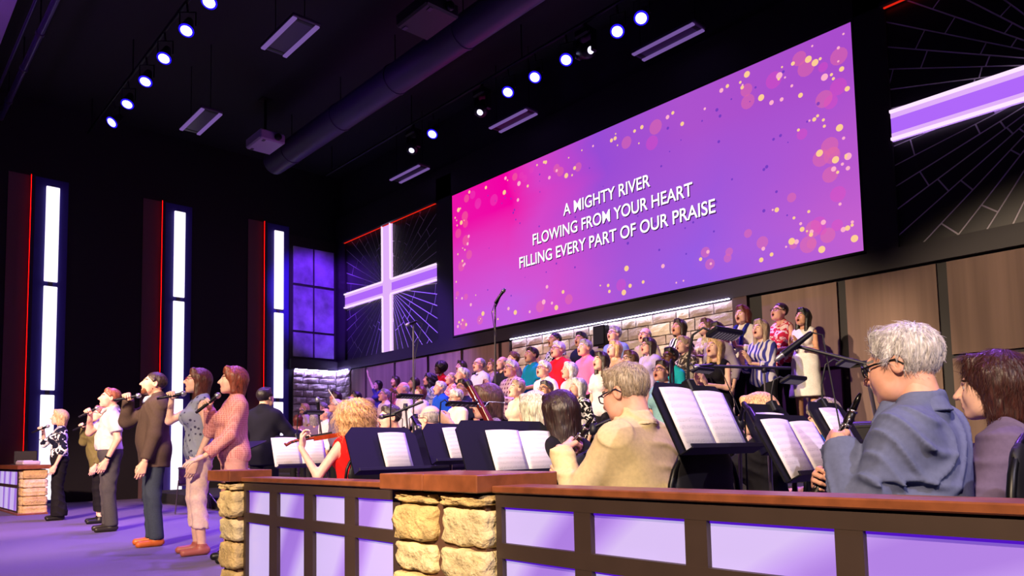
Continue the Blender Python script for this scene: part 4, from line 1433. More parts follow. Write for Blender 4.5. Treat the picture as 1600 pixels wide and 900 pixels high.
def projector(loc, label, bright, s=1.0):
    t = empty('projector', loc, 0, label, 'projector')
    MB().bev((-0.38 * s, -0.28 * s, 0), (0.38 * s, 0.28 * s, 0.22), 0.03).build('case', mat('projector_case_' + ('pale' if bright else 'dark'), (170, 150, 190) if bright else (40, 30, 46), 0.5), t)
    MB().lathe((0.36 * s, 0.1, 0.11), (1, 0, -0.1), [(0.07, 0), (0.07, 0.09), (0.05, 0.10)], 14).build('lens', m_can, t)
    for x in (-0.3, 0.3):
        MB().bev((x * s - 0.05, -0.2 * s, -0.012), (x * s + 0.05, -0.14 * s, 0.0), 0.004).build('foot', m_fix, t)
    MB().tube([(0, 0, 0.22), (0, 0, 1.05)], 0.03, 8).build('mount_pole', m_can, t)
    MB().bev((-0.12, -0.12, 1.03), (0.12, 0.12, 1.05), 0.01).build('mount_plate', m_can, t)


projector((-14.9, 6.55, 7.55), 'pale hanging projector lit purple near the side wall', True)
projector((-8.9, 6.5, 7.55), 'dark hanging projector near the top centre of the hall', False, 1.1)
t = empty('air_duct', (0, 7.3, 7.75), 0, 'long round purple-lit air duct under the ceiling', 'duct')
MB().tube([(-16.1, 0, 0), (-12.2, 0, 0), (-8.6, 0, 0), (-5.0, 0, 0)], 0.27, 20).build('pipe', mat('duct_paint', (60, 48, 84), 0.5), t)
for x in (-15.2, -13, -11, -9, -7):
    MB().tube([(x - 0.03, 0, 0), (x + 0.03, 0, 0)], 0.285, 20).build('band', mat('duct_band', (60, 50, 80), 0.5), t)
    MB().tube([(x, 0, 0.27), (x, 0, 0.85)], 0.01, 6).build('hanger', m_pipe, t)
spot('violet_duct_fill', (-12.0, 5.2, 6.6), (-12.0, 7.3, 7.75), (0.30, 0.06, 1.0), 18, 110)  # added fill with no fixture, brightens the duct
# pipe truss and soffit at upper left
t = empty('pipe_truss', (0, 0, 0), 0, 'pair of dark pipes running along the soffit at the upper left', 'pipe')
MB().tube([(-18.0, 2.22, 8.0), (-8.0, 2.22, 8.0)], 0.055, 12).build('pipe', mat('truss_pipe', (84, 70, 120), 0.35, 0.6), t)
MB().tube([(-18.0, 2.02, 8.1), (-8.0, 2.02, 8.1)], 0.025, 10).build('conduit', mat('truss_pipe', (84, 70, 120), 0.35, 0.6), t)
for x in (-17, -15.4, -13.9, -12.4, -10.8):
    MB().tube([(x - 0.05, 2.22, 8.0), (x + 0.05, 2.22, 8.0)], 0.07, 12).build('coupling', m_fix, t)
    MB().tube([(x, 2.22, 8.0), (x, 2.22, 8.62)], 0.012, 6).build('hanger', m_pipe, t)
struct(MB().box((-18.1, -4.0, 8.25), (-6.0, 1.84, 8.6)).build('ceiling_soffit', mat('soffit_paint', (150, 128, 170), 0.8)))
spot('violet_soffit_fill', (-13.0, 0.5, 6.4), (-13.4, 1.2, 8.25), (0.55, 0.20, 1.0), 70, 120)  # added fill with no fixture, lifts the soffit from below
# small speaker on the stone wall
t = empty('wall_speaker', (-8.47, 9.99, 2.73), 0, 'small black wall speaker on the stone wall above the choir', 'speaker')
MB().bev((-0.14, -0.16, 0), (0.14, -0.02, 0.36), 0.015).build('cabinet', m_can, t)
MB().bev((-0.12, -0.17, 0.02), (0.12, -0.155, 0.34), 0.004).build('grille', m_black, t)
# ------------------------------------------------------------------ music stands, sheets, microphones, chairs
m_desk = mat('stand_black', (20, 20, 30), 0.5, 0.2)
m_steel = mat('stand_steel', (120, 112, 120), 0.3, 0.9)


def music_paper():
    mt = bpy.data.materials.new('printed_music'); mt.use_nodes = True
    n = mt.node_tree; b = n.nodes['Principled BSDF']; b.inputs['Roughness'].default_value = 0.7
    t = nd(n, 'ShaderNodeTexCoord'); s = nd(n, 'ShaderNodeSeparateXYZ'); n.links.new(t.outputs['UV'], s.inputs[0])

    def M(op, a, b_=None):
        q = nd(n, 'ShaderNodeMath', operation=op)
        for i, v in enumerate((a, b_)):
            if v is None: continue
            if isinstance(v, (int, float)): q.inputs[i].default_value = v
            else: n.links.new(v, q.inputs[i])
        return q.outputs[0]
    v = s.outputs['Y']; u = s.outputs['X']
    st = M('FRACT', M('MULTIPLY', v, 9.0))
    instaff = M('LESS_THAN', st, 0.42)
    ln = M('LESS_THAN', M('FRACT', M('MULTIPLY', v, 108.0)), 0.30)
    mg = M('MULTIPLY', M('MULTIPLY', M('GREATER_THAN', u, 0.07), M('LESS_THAN', u, 0.93)), M('MULTIPLY', M('GREATER_THAN', v, 0.06), M('LESS_THAN', v, 0.94)))
    nz_ = nd(n, 'ShaderNodeTexNoise'); nz_.inputs['Scale'].default_value = 60; nz_.inputs['Detail'].default_value = 1
    mp_ = nd(n, 'ShaderNodeMapping'); mp_.inputs['Scale'].default_value = (1, 1.6, 1)
    n.links.new(t.outputs['UV'], mp_.inputs[0]); n.links.new(mp_.outputs[0], nz_.inputs['Vector'])
    notes = M('MULTIPLY', M('GREATER_THAN', nz_.outputs['Fac'], 0.64), M('LESS_THAN', st, 0.55))
    ink = M('MULTIPLY', M('MAXIMUM', M('MULTIPLY', M('MULTIPLY', instaff, ln), 0.32), notes), mg)
    mx_ = nd(n, 'ShaderNodeMix', data_type='RGBA'); mx_.inputs['A'].default_value = lin((238, 232, 238)); mx_.inputs['B'].default_value = lin((60, 50, 80))
    n.links.new(M('MULTIPLY', ink, 0.8), mx_.inputs['Factor']); n.links.new(mx_.outputs['Result'], b.inputs['Base Color'])
    return mt


m_paper = music_paper()


def sheet(label, M_, pages, tint=None):
    """pages: list of (u0, u1, h) in desk coordinates; slightly curled paper"""
    t = empty('sheet_music', (0, 0, 0), 0, label, 'sheet music')
    t.matrix_world = M_
    for u0, u1, h in pages:
        N = 8
        vs = []; fs = []; uv = []
        for j in range(2):
            for i in range(N + 1):
                a = i / N
                y = -0.006 - 0.010 * math.sin(a * PI) - (0.004 if j else 0)
                vs.append((u0 + (u1 - u0) * a, y, 0.004 + h * j))
                uv.append((a, j))
        k = N + 1
        for i in range(N):
            fs.append((i, i + 1, k + i + 1, k + i))
        me = bpy.data.meshes.new('page')
        me.from_pydata(vs, [], fs)
        ul = me.uv_layers.new(name='UVMap')
        for l in me.loops:
            ul.data[l.index].uv = uv[l.vertex_index]
        me.polygons.foreach_set('use_smooth', [True] * len(fs))
        o = link('page', me, m_paper, t)
        md = o.modifiers.new('thickness', 'SOLIDIFY'); md.thickness = 0.0025; md.offset = 1
    return t


def music_stand(x, y, zb, rz, label, w=0.46, h=0.31, tilt=27, pages=None, plabel=None, floor=0.0):
    t = empty('music_stand', (x, y, floor), math.radians(rz), label, 'music stand')
    R_ = Matrix.Rotation(math.radians(-tilt), 4, 'X')
    D = Matrix.Translation((0, 0, zb - floor)) @ R_
    b = MB()
    hw = w / 2
    pol = [(-hw, 0), (hw, 0), (hw, h - 0.05), (hw - 0.05, h), (-hw + 0.05, h), (-hw, h - 0.05)]
    b.prism(pol, 'y', 0.0, 0.008)
    for v in range(len(b.v)): b.v[v] = tuple(D @ Vector(b.v[v]))
    dk_ = b.build('desk', m_desk, t)
    b = MB(); b.bev((-hw, -0.055, -0.006), (hw, 0.004, 0.0), 0.002); b.bev((-hw, -0.058, -0.006), (hw, -0.053, 0.012), 0.001)
    for v in range(len(b.v)): b.v[v] = tuple(D @ Vector(b.v[v]))
    b.build('lip', m_desk, dk_)
    c = D @ Vector((0, 0.03, h * 0.4))
    MB().tube([(c.x, c.y + 0.01, 0.12), (c.x, c.y + 0.01, (zb - floor) * 0.55)], 0.014, 10).build('lower_tube', m_desk, t)
    MB().tube([(c.x, c.y + 0.01, (zb - floor) * 0.5), (c.x, c.y + 0.01, c.z - 0.03), (c.x, c.y - 0.015, c.z)], 0.010, 10).build('shaft', m_steel, t)
    MB().bev((c.x - 0.05, c.y - 0.03, c.z - 0.02), (c.x + 0.05, c.y + 0.02, c.z + 0.02), 0.008).build('tilt_joint', m_desk, t)
    for k in range(3):
        a = PI / 2 + k * 2 * PI / 3
        MB().tube([(c.x, c.y + 0.01, 0.16), (c.x + 0.12 * math.cos(a), c.y + 0.01 + 0.12 * math.sin(a), 0.09), (c.x + 0.26 * math.cos(a), c.y + 0.01 + 0.26 * math.sin(a), 0.010)], 0.010, 8).build('leg', m_desk, t)
    if pages:
        M_ = Matrix.Translation((x, y, floor)) @ Matrix.Rotation(math.radians(rz), 4, 'Z') @ D
        sheet(plabel, M_, pages)
    return t, Matrix.Translation((x, y, floor)) @ Matrix.Rotation(math.radians(rz), 4, 'Z') @ D


m_led = emis('stand_lamp_led', (150, 130, 150), 0.35)


def stand_lamp(M_, u, h, label, arm=(0.10, -0.12), bar=0.20):
    """clip lamp on the top edge of a desk; M_ is the desk matrix"""
    t = empty('stand_lamp', (0, 0, 0), 0, label, 'lamp')
    p0 = M_ @ Vector((u, 0.004, h))
    t.location = p0
    R_ = M_.to_3x3()
    X, N_ = R_ @ Vector((1, 0, 0)), R_ @ Vector((0, -1, 0))
    Z = Vector((0, 0, 1))
    MB().bev((-0.025, -0.02, -0.04), (0.025, 0.02, 0.02), 0.006, M=R_.to_4x4()).build('clip', m_desk, t)
    end = Z * arm[0] + N_ * abs(arm[1]) + X * 0.05
    pts = [Vector((0, 0, 0)), Z * arm[0] * 0.6, Z * arm[0] * 1.15 + N_ * abs(arm[1]) * 0.3, Z * arm[0] * 1.2 + N_ * abs(arm[1]) * 0.7 + X * 0.02, end]
    MB().tube(pts, 0.005, 8).build('gooseneck', m_desk, t)
    Bm = Matrix((X, -N_, Z)).transposed().to_4x4(); Bm.translation = end
    MB().bev((-0.02, -0.03, -0.008), (bar, 0.03, 0.012), 0.005, M=Bm).build('lamp_bar', m_desk, t)
    b = MB()
    for k in range(8):
        a = 0.01 + k * (bar - 0.03) / 7
        b.bev((a, -0.02, -0.0105), (a + 0.010, 0.02, -0.008), 0.001, M=Bm)
    b.build('led_row', m_led, t)
    return t


_, D1 = music_stand(-1.54, 2.46, 0.896, 90, 'music stand with a large open score nearest the clarinet player', 0.50, 0.30, 26, [(-0.215, -0.005, 0.265), (0.0, 0.21, 0.258)], 'open two page score on the tall stand beside the black chair')
stand_lamp(D1, 0.02, 0.30, 'clip lamp arched over the large open score', (0.16, 0.10), 0.18)
_, D2 = music_stand(-1.24, 2.62, 0.795, 90, 'low music stand directly in front of the clarinet player', 0.46, 0.27, 28, [(-0.20, -0.003, 0.235), (0.003, 0.195, 0.228)], 'bright white open score in front of the clarinet')
_, D3 = music_stand(-2.81, 2.60, 0.79, 90, 'wide music stand behind the stone pier with two stacks', 0.66, 0.31, 22, [(-0.15, 0.08, 0.245), (0.082, 0.315, 0.24)], 'open score with handwritten notes above the stone pier')
_, D5 = music_stand(-3.46, 2.25, 0.81, 90, 'dark blue music stand in front of the red dress with one lilac page', 0.46, 0.28, 25, [(-0.03, 0.15, 0.235)], 'single lilac tinted page on the dark blue stand')
_, D4 = music_stand(-3.66, 2.88, 0.845, 90, 'narrow music stand between the dark blue stand and the wide one', 0.42, 0.28, 25, [(-0.06, 0.12, 0.24)], 'single page left of the wide open score')
_, D6 = music_stand(-6.14, 3.06, 0.81, 90, 'music stand in front of the violin with wide curled pages', 0.50, 0.30, 20, [(-0.26, -0.002, 0.27), (0.002, 0.24, 0.27)], 'wide white curled pages behind the violin scroll')
stand_lamp(D6, 0.0, 0.30, 'clip lamp on the stand in front of the violinist', (0.18, 0.08), 0.17)
_, D7 = music_stand(-1.62, 3.80, 0.90, 90, 'music stand behind the clarinet with a small page', 0.42, 0.27, 28, [(-0.12, 0.10, 0.22)], 'small page half hidden behind the clarinet')
stand_lamp(D7, 0.0, 0.27, 'clip lamp with looping neck behind the clarinet', (0.16, 0.10), 0.15)
_, D8 = music_stand(-4.95, 3.62, 0.76, 90, 'small dark music stand between red dress and grey jacket', 0.34, 0.26, 15)
_, D9 = music_stand(-6.78, 2.60, 0.93, 0, 'flat dark conductor desk beside the singer in pink lace', 0.52, 0.34, 68)
_, D10 = music_stand(-4.60, 3.05, 0.80, 90, 'music stand with a lamp right of the violinist', 0.46, 0.28, 20)
stand_lamp(D10, 0.0, 0.28, 'clip lamp just right of the violinist', (0.26, 0.06), 0.20)
_, D11 = music_stand(-3.98, 3.05, 0.80, 90, 'dark music stand standing beside the bassoon', 0.5, 0.29, 20)
stand_lamp(D11, 0.0, 0.29, 'long clip lamp at the bottom of the bassoon', (0.16, 0.05), 0.34)
_, D12 = music_stand(-1.70, 3.28, 0.88, 90, 'music stand below the white dress, left of the long microphone', 0.44, 0.26, 24, [(-0.16, 0.14, 0.2)], 'page on the stand below the white dress')
stand_lamp(D12, 0.10, 0.26, 'clip lamp in front of the white dress', (0.10, 0.06), 0.17)
_, D13 = music_stand(-2.86, 4.33, 0.96, 90, 'tall music stand with lamp under the black sleeveless top', 0.40, 0.24, 20)
stand_lamp(D13, 0.0, 0.24, 'clip lamp under the clasped hands in black sleeveless top', (0.25, 0.05), 0.20)


def tripod(t, h, r=0.30, m_=None):
    for k in range(3):
        a = 0.5 + k * 2 * PI / 3
        MB().tube([(0, 0, h), (r * math.cos(a), r * math.sin(a), 0.012)], 0.009, 8).build('leg', m_ or m_desk, t)


def mic_geo(t, tip, d, L=0.17, head=0.024, nm='microphone', mhead=None):
    d = Vector(d).normalized(); tip = Vector(tip)
    mb_ = MB().lathe(tip - d * L, d, [(0.010, 0), (0.013, 0.01), (0.017, L - 0.055), (0.019, L - 0.05)], 12).build(nm + '_body', m_can, t)
    MB().lathe(tip - d * 0.05, d, [(0.019, 0), (head, 0.008), (head, 0.026), (head * 0.75, 0.042), (head * 0.25, 0.05)], 12).build(nm + '_grille', mhead or mat('mic_grille', (130, 128, 140), 0.35, 0.7), mb_)


def mic_stand(base, top, label, boom=None, mic=None, r=0.011, head=0.022):
    t = empty('microphone_stand', base, 0, label, 'microphone stand')
    b_ = Vector(base); T_ = Vector(top) - b_
    tripod(t, min(0.30, T_.z * 0.3), 0.30)
    MB().tube([(0, 0, 0.10), (0, 0, T_.z * 0.55)], r * 1.25, 10).build('lower_pole', m_desk, t)
    MB().tube([(0, 0, T_.z * 0.5), tuple(T_)], r * 0.8, 10).build('upper_pole', m_steel, t)
    end = T_
    if boom:
        e1, e2 = Vector(boom[0]) - b_, Vector(boom[1]) - b_
        MB().tube([e1, e2], r * 0.75, 8).build('boom', m_desk, t)
        MB().lathe(T_ - Vector((0, 0, 0.03)), (0, 0, 1), [(0.018, 0), (0.022, 0.02), (0.018, 0.06)], 10).build('clutch', m_desk, t)
        end = e2
    if mic:
        tip = Vector(mic[0]) - b_; d = Vector(mic[1])
        mic_geo(t, tip, d, mic[2] if len(mic) > 2 else 0.17, head)
        dn = d.normalized()
        MB().tube([end, tip - dn * 0.09], 0.012, 8).build('clip', m_desk, t)
        q = tip - dn * (mic[2] if len(mic) > 2 else 0.17)
        MB().tube([q, q - dn * 0.06 + Vector((0, 0, -0.05)), Vector(((q.x + T_.x) / 2, (q.y + T_.y) / 2, min(q.z, T_.z) - 0.35)), Vector((T_.x * 1.0, T_.y, T_.z * 0.6))], 0.004, 6).build('cable', m_black, t)
    return t


mic_stand((-6.02, 5.24, 0.2), (-5.96, 5.22, 2.48), 'tall thin microphone stand rising in front of the screen', None, ((-5.88, 5.30, 2.68), (0.25, 0.35, 0.6), 0.20))
mic_stand((-6.78, 4.70, 0.0), (-6.72, 4.67, 2.35), 'tall bare microphone pole at the left of the choir', None, ((-6.76, 4.59, 2.32), (-0.3, -0.4, -0.2), 0.14))
mic_stand((-2.875, 5.275, 0.0), (-2.875, 5.275, 1.51), 'boom microphone stand below the white dress', ((-3.215, 4.886, 1.537), (-2.733, 5.418, 1.511)), ((-3.24, 4.86, 1.53), (-0.6, -0.65, -0.1), 0.16))
mic_stand((-1.36, 3.62, 0.0), (-1.40, 3.50, 1.27), 'boom stand with long microphone left of the clarinet player', ((-1.38, 3.49, 1.28), (-1.70, 3.46, 1.40)), ((-1.78, 3.37, 1.33), (-0.45, -0.30, -0.4), 0.22), head=0.013)
mic_stand((-6.22, 3.36, 0.0), (-6.23, 3.26, 1.30), 'microphone with shock mount left of the violinist', None, ((-6.23, 3.25, 1.45), (0, -0.1, 1), 0.18))
mic_stand((-4.60, 3.32, 0.0), (-4.62, 3.22, 1.18), 'boom microphone stand between violinist and grey jacket', ((-4.62, 3.22, 1.18), (-4.38, 3.10, 1.12)), ((-4.33, 3.06, 1.08), (0.6, -0.1, -0.45), 0.17))
mic_stand((-1.78, 3.00, 0.0), (-1.72, 2.92, 1.02), 'short microphone stand over the low white score', ((-1.72, 2.92, 1.02), (-1.66, 2.86, 1.10)), ((-1.50, 2.72, 0.97), (0.5, -0.4, -0.5), 0.17))
mic_stand((-2.46, 2.94, 0.0), (-2.50, 2.84, 1.02), 'boom microphone stand beside the player in black sweater', ((-2.56, 2.80, 1.0), (-2.30, 2.95, 1.12)), ((-2.28, 2.97, 1.14), (0.5, 0.4, 0.3), 0.16))
mic_stand((-5.15, 3.55, 0.0), (-5.16, 3.50, 1.30), 'microphone stand in front of the grey jacket', ((-5.28, 3.42, 1.24), (-5.02, 3.58, 1.34)), ((-5.36, 3.36, 1.22), (-0.6, -0.4, -0.1), 0.16))
m_pop = mat('pop_mesh', (40, 24, 50), 0.6)
m_pop.node_tree.nodes['Principled BSDF'].inputs['Alpha'].default_value = 0.6
# pop filter on its own stand
t = empty('pop_filter', (-2.71, 3.86, 0.0), 0, 'oval dark pop filter on a thin stand behind the large score', 'pop filter')
tripod(t, 0.25, 0.25)
MB().tube([(0, 0, 0.05), (0, 0, 1.25), (0.01, -0.03, 1.27)], 0.008, 8).build('pole', m_desk, t)
pts = [Vector((-0.022 * math.cos(a * PI / 12), -0.03 + 0.050 * math.cos(a * PI / 12), 1.36 + 0.105 * math.sin(a * PI / 12))) for a in range(25)]
MB().tube(pts, 0.006, 6, caps=False).build('ring', m_can, t)
MB().add([tuple(p) for p in pts[:-1]] + [tuple(p + Vector((0.004, -0.002, 0))) for p in pts[:-1]], [tuple(range(24)), tuple(range(47, 23, -1))]).build('mesh_screen', m_pop, t)

m_ch = mat('black_upholstery', (18, 17, 22), 0.6)


def chair(x, y, face, label, floor=0.0, zs=0.43):
    t = empty('orchestra_chair', (x, y, floor), math.radians(face), label, 'chair', 'black orchestra chairs')
    # seat (front toward local -y), rounded back shell
    P = [C((-0.16, -0.18, zs - 0.03), (-0.16, 0.16, zs - 0.03), 0.05, n=(0, 0, 1), f=0.6, k=0.02), C((0.16, -0.18, zs - 0.03), (0.16, 0.16, zs - 0.03), 0.05, n=(0, 0, 1), f=0.6, k=0.02), C((0, -0.16, zs - 0.03), (0, 0.15, zs - 0.03), 0.16, n=(0, 0, 1), f=0.18, k=0.02)]
    v, q = solid(P, 0.016); link('seat', np_mesh('seat', [(v, q, 0)], [m_ch]), None, t)
    P = [C((-0.13, 0.255, zs + 0.30), (0.13, 0.255, zs + 0.30), 0.085, n=(0, 1, 0), f=0.28, k=0.05), C((-0.11, 0.262, zs + 0.41), (0.11, 0.262, zs + 0.41), 0.085, n=(0, 1, 0), f=0.28, k=0.05)]
    v, q = solid(P, 0.012); link('backrest', np_mesh('backrest', [(v, q, 0)], [m_ch]), None, t)
    fr = [Vector((0.235 * math.cos(a), 0.262, zs + 0.30 + 0.21 * max(0, math.sin(a)) if 0 <= a <= PI else zs)) for a in [k * PI / 12 for k in range(13)]]
    pts = [Vector((0.22, 0.20, zs - 0.04))] + fr + [Vector((-0.22, 0.20, zs - 0.04))]
    MB().tube(pts, 0.012, 8).build('back_frame', m_blackm, t)
    for sx_ in (-1, 1):
        MB().tube([(sx_ * 0.20, 0.16, zs - 0.04), (sx_ * 0.22, 0.24, 0.0)], 0.012, 8).build('leg', m_blackm, t)
        MB().tube([(sx_ * 0.20, -0.16, zs - 0.04), (sx_ * 0.22, -0.20, 0.0)], 0.012, 8).build('leg', m_blackm, t)
    return t


# black cases and monitors in the shadow at the right of the risers
for x, y, w, h, lb in ((-3.0, 8.2, 0.8, 1.15, 'tall dark equipment case beside the risers'), (-2.0, 8.4, 0.9, 0.9, 'low dark equipment case behind the clarinet player')):
    t = empty('equipment_case', (x, y, 0), 0, lb, 'case')
    MB().bev((-w / 2, -0.3, 0.02), (w / 2, 0.3, h), 0.02).build('body', m_can, t)
    for zz in (0.06, h - 0.05):
        MB().bev((-w / 2 - 0.006, -0.306, zz - 0.02), (w / 2 + 0.006, 0.306, zz + 0.02), 0.006).build('metal_edge', m_blackm, t)
    MB().tube([(-0.08, -0.31, h * 0.55), (-0.07, -0.34, h * 0.55), (0.07, -0.34, h * 0.55), (0.08, -0.31, h * 0.55)], 0.008, 6).build('handle', m_steel, t)
# drums in the dark behind the singers
m_shell = mat('drum_shell', (40, 20, 60), 0.25); m_skin = mat('drum_head', (150, 140, 170), 0.5); m_cym = mat('cymbal_brass', (170, 140, 90), 0.25, 0.9)


def drum(x, y, z, r, h, label, axis=(0, 0, 1)):
    t = empty('drum', (x, y, 0), 0, label, 'drum')
    d = Vector(axis).normalized(); b_ = Vector((0, 0, z))
    MB().lathe(b_, d, [(r, 0), (r, h)], 24).build('shell', m_shell, t)
    MB().lathe(b_ + d * h, d, [(r * 1.0, 0.001), (r * 0.99, 0.006)], 24).build('drum_head', m_skin, t)
    for q in (0.015, h - 0.015):
        MB().lathe(b_ + d * (q - 0.012), d, [(r * 1.03, 0), (r * 1.03, 0.024)], 24).build('hoop', m_steel, t)
    for k in range(3):
        a = k * 2 * PI / 3 + 0.4
        MB().tube([(r * math.cos(a), r * math.sin(a), z + h * 0.3), (r * 1.2 * math.cos(a), r * 1.2 * math.sin(a), 0.0)], 0.01, 6).build('leg', m_steel, t)


drum(-12.5, 4.3, 0.45, 0.22, 0.30, 'floor drum in the dark left of the singer in the grey polo')
drum(-11.3, 4.6, 0.55, 0.18, 0.16, 'snare drum in the dark behind the singers')
drum(-11.9, 5.1, 0.30, 0.28, 0.40, 'larger drum at the back behind the singers')
for x, y, z, lb in ((-12.9, 4.7, 1.05, 'brass cymbal on a stand left of the drums'), (-11.0, 4.95, 1.15, 'brass cymbal on a stand right of the drums')):
    t = empty('cymbal_stand', (x, y, 0), 0, lb, 'cymbal')
    tripod(t, 0.3, 0.28, m_steel)
    MB().tube([(0, 0, 0.1), (0, 0, z)], 0.01, 8).build('pole', m_steel, t)
    MB().lathe((0, 0, z - 0.01), (0.15, -0.2, 1), [(0.22, 0), (0.10, 0.015), (0.04, 0.02), (0.03, 0.04), (0.01, 0.045)], 24).build('cymbal', m_cym, t)
# keyboard and laptop on the far low wall
t = empty('mixing_keyboard', (-15.3, 2.45, 0.836), 0, 'small white keyboard on the far low wall', 'keyboard')
MB().bev((-0.35, -0.13, 0), (0.35, 0.13, 0.07), 0.015).build('case', mat('ivory_plastic', (214, 206, 214), 0.5), t)
for k in range(14):
    MB().box((-0.32 + k * 0.046, -0.11, 0.07), (-0.32 + k * 0.046 + 0.042, 0.02, 0.078)).build('key', mat('key_white', (235, 232, 236), 0.4), t)
t = empty('laptop', (-16.0, 2.5, 0.836), math.radians(70), 'open dark laptop on the far low wall', 'laptop')
MB().bev((-0.18, -0.12, 0), (0.18, 0.12, 0.018), 0.005).build('base', m_can, t)
MB().bev((-0.18, 0.115, 0.015), (0.18, 0.127, 0.25), 0.004).build('lid', m_can, t)
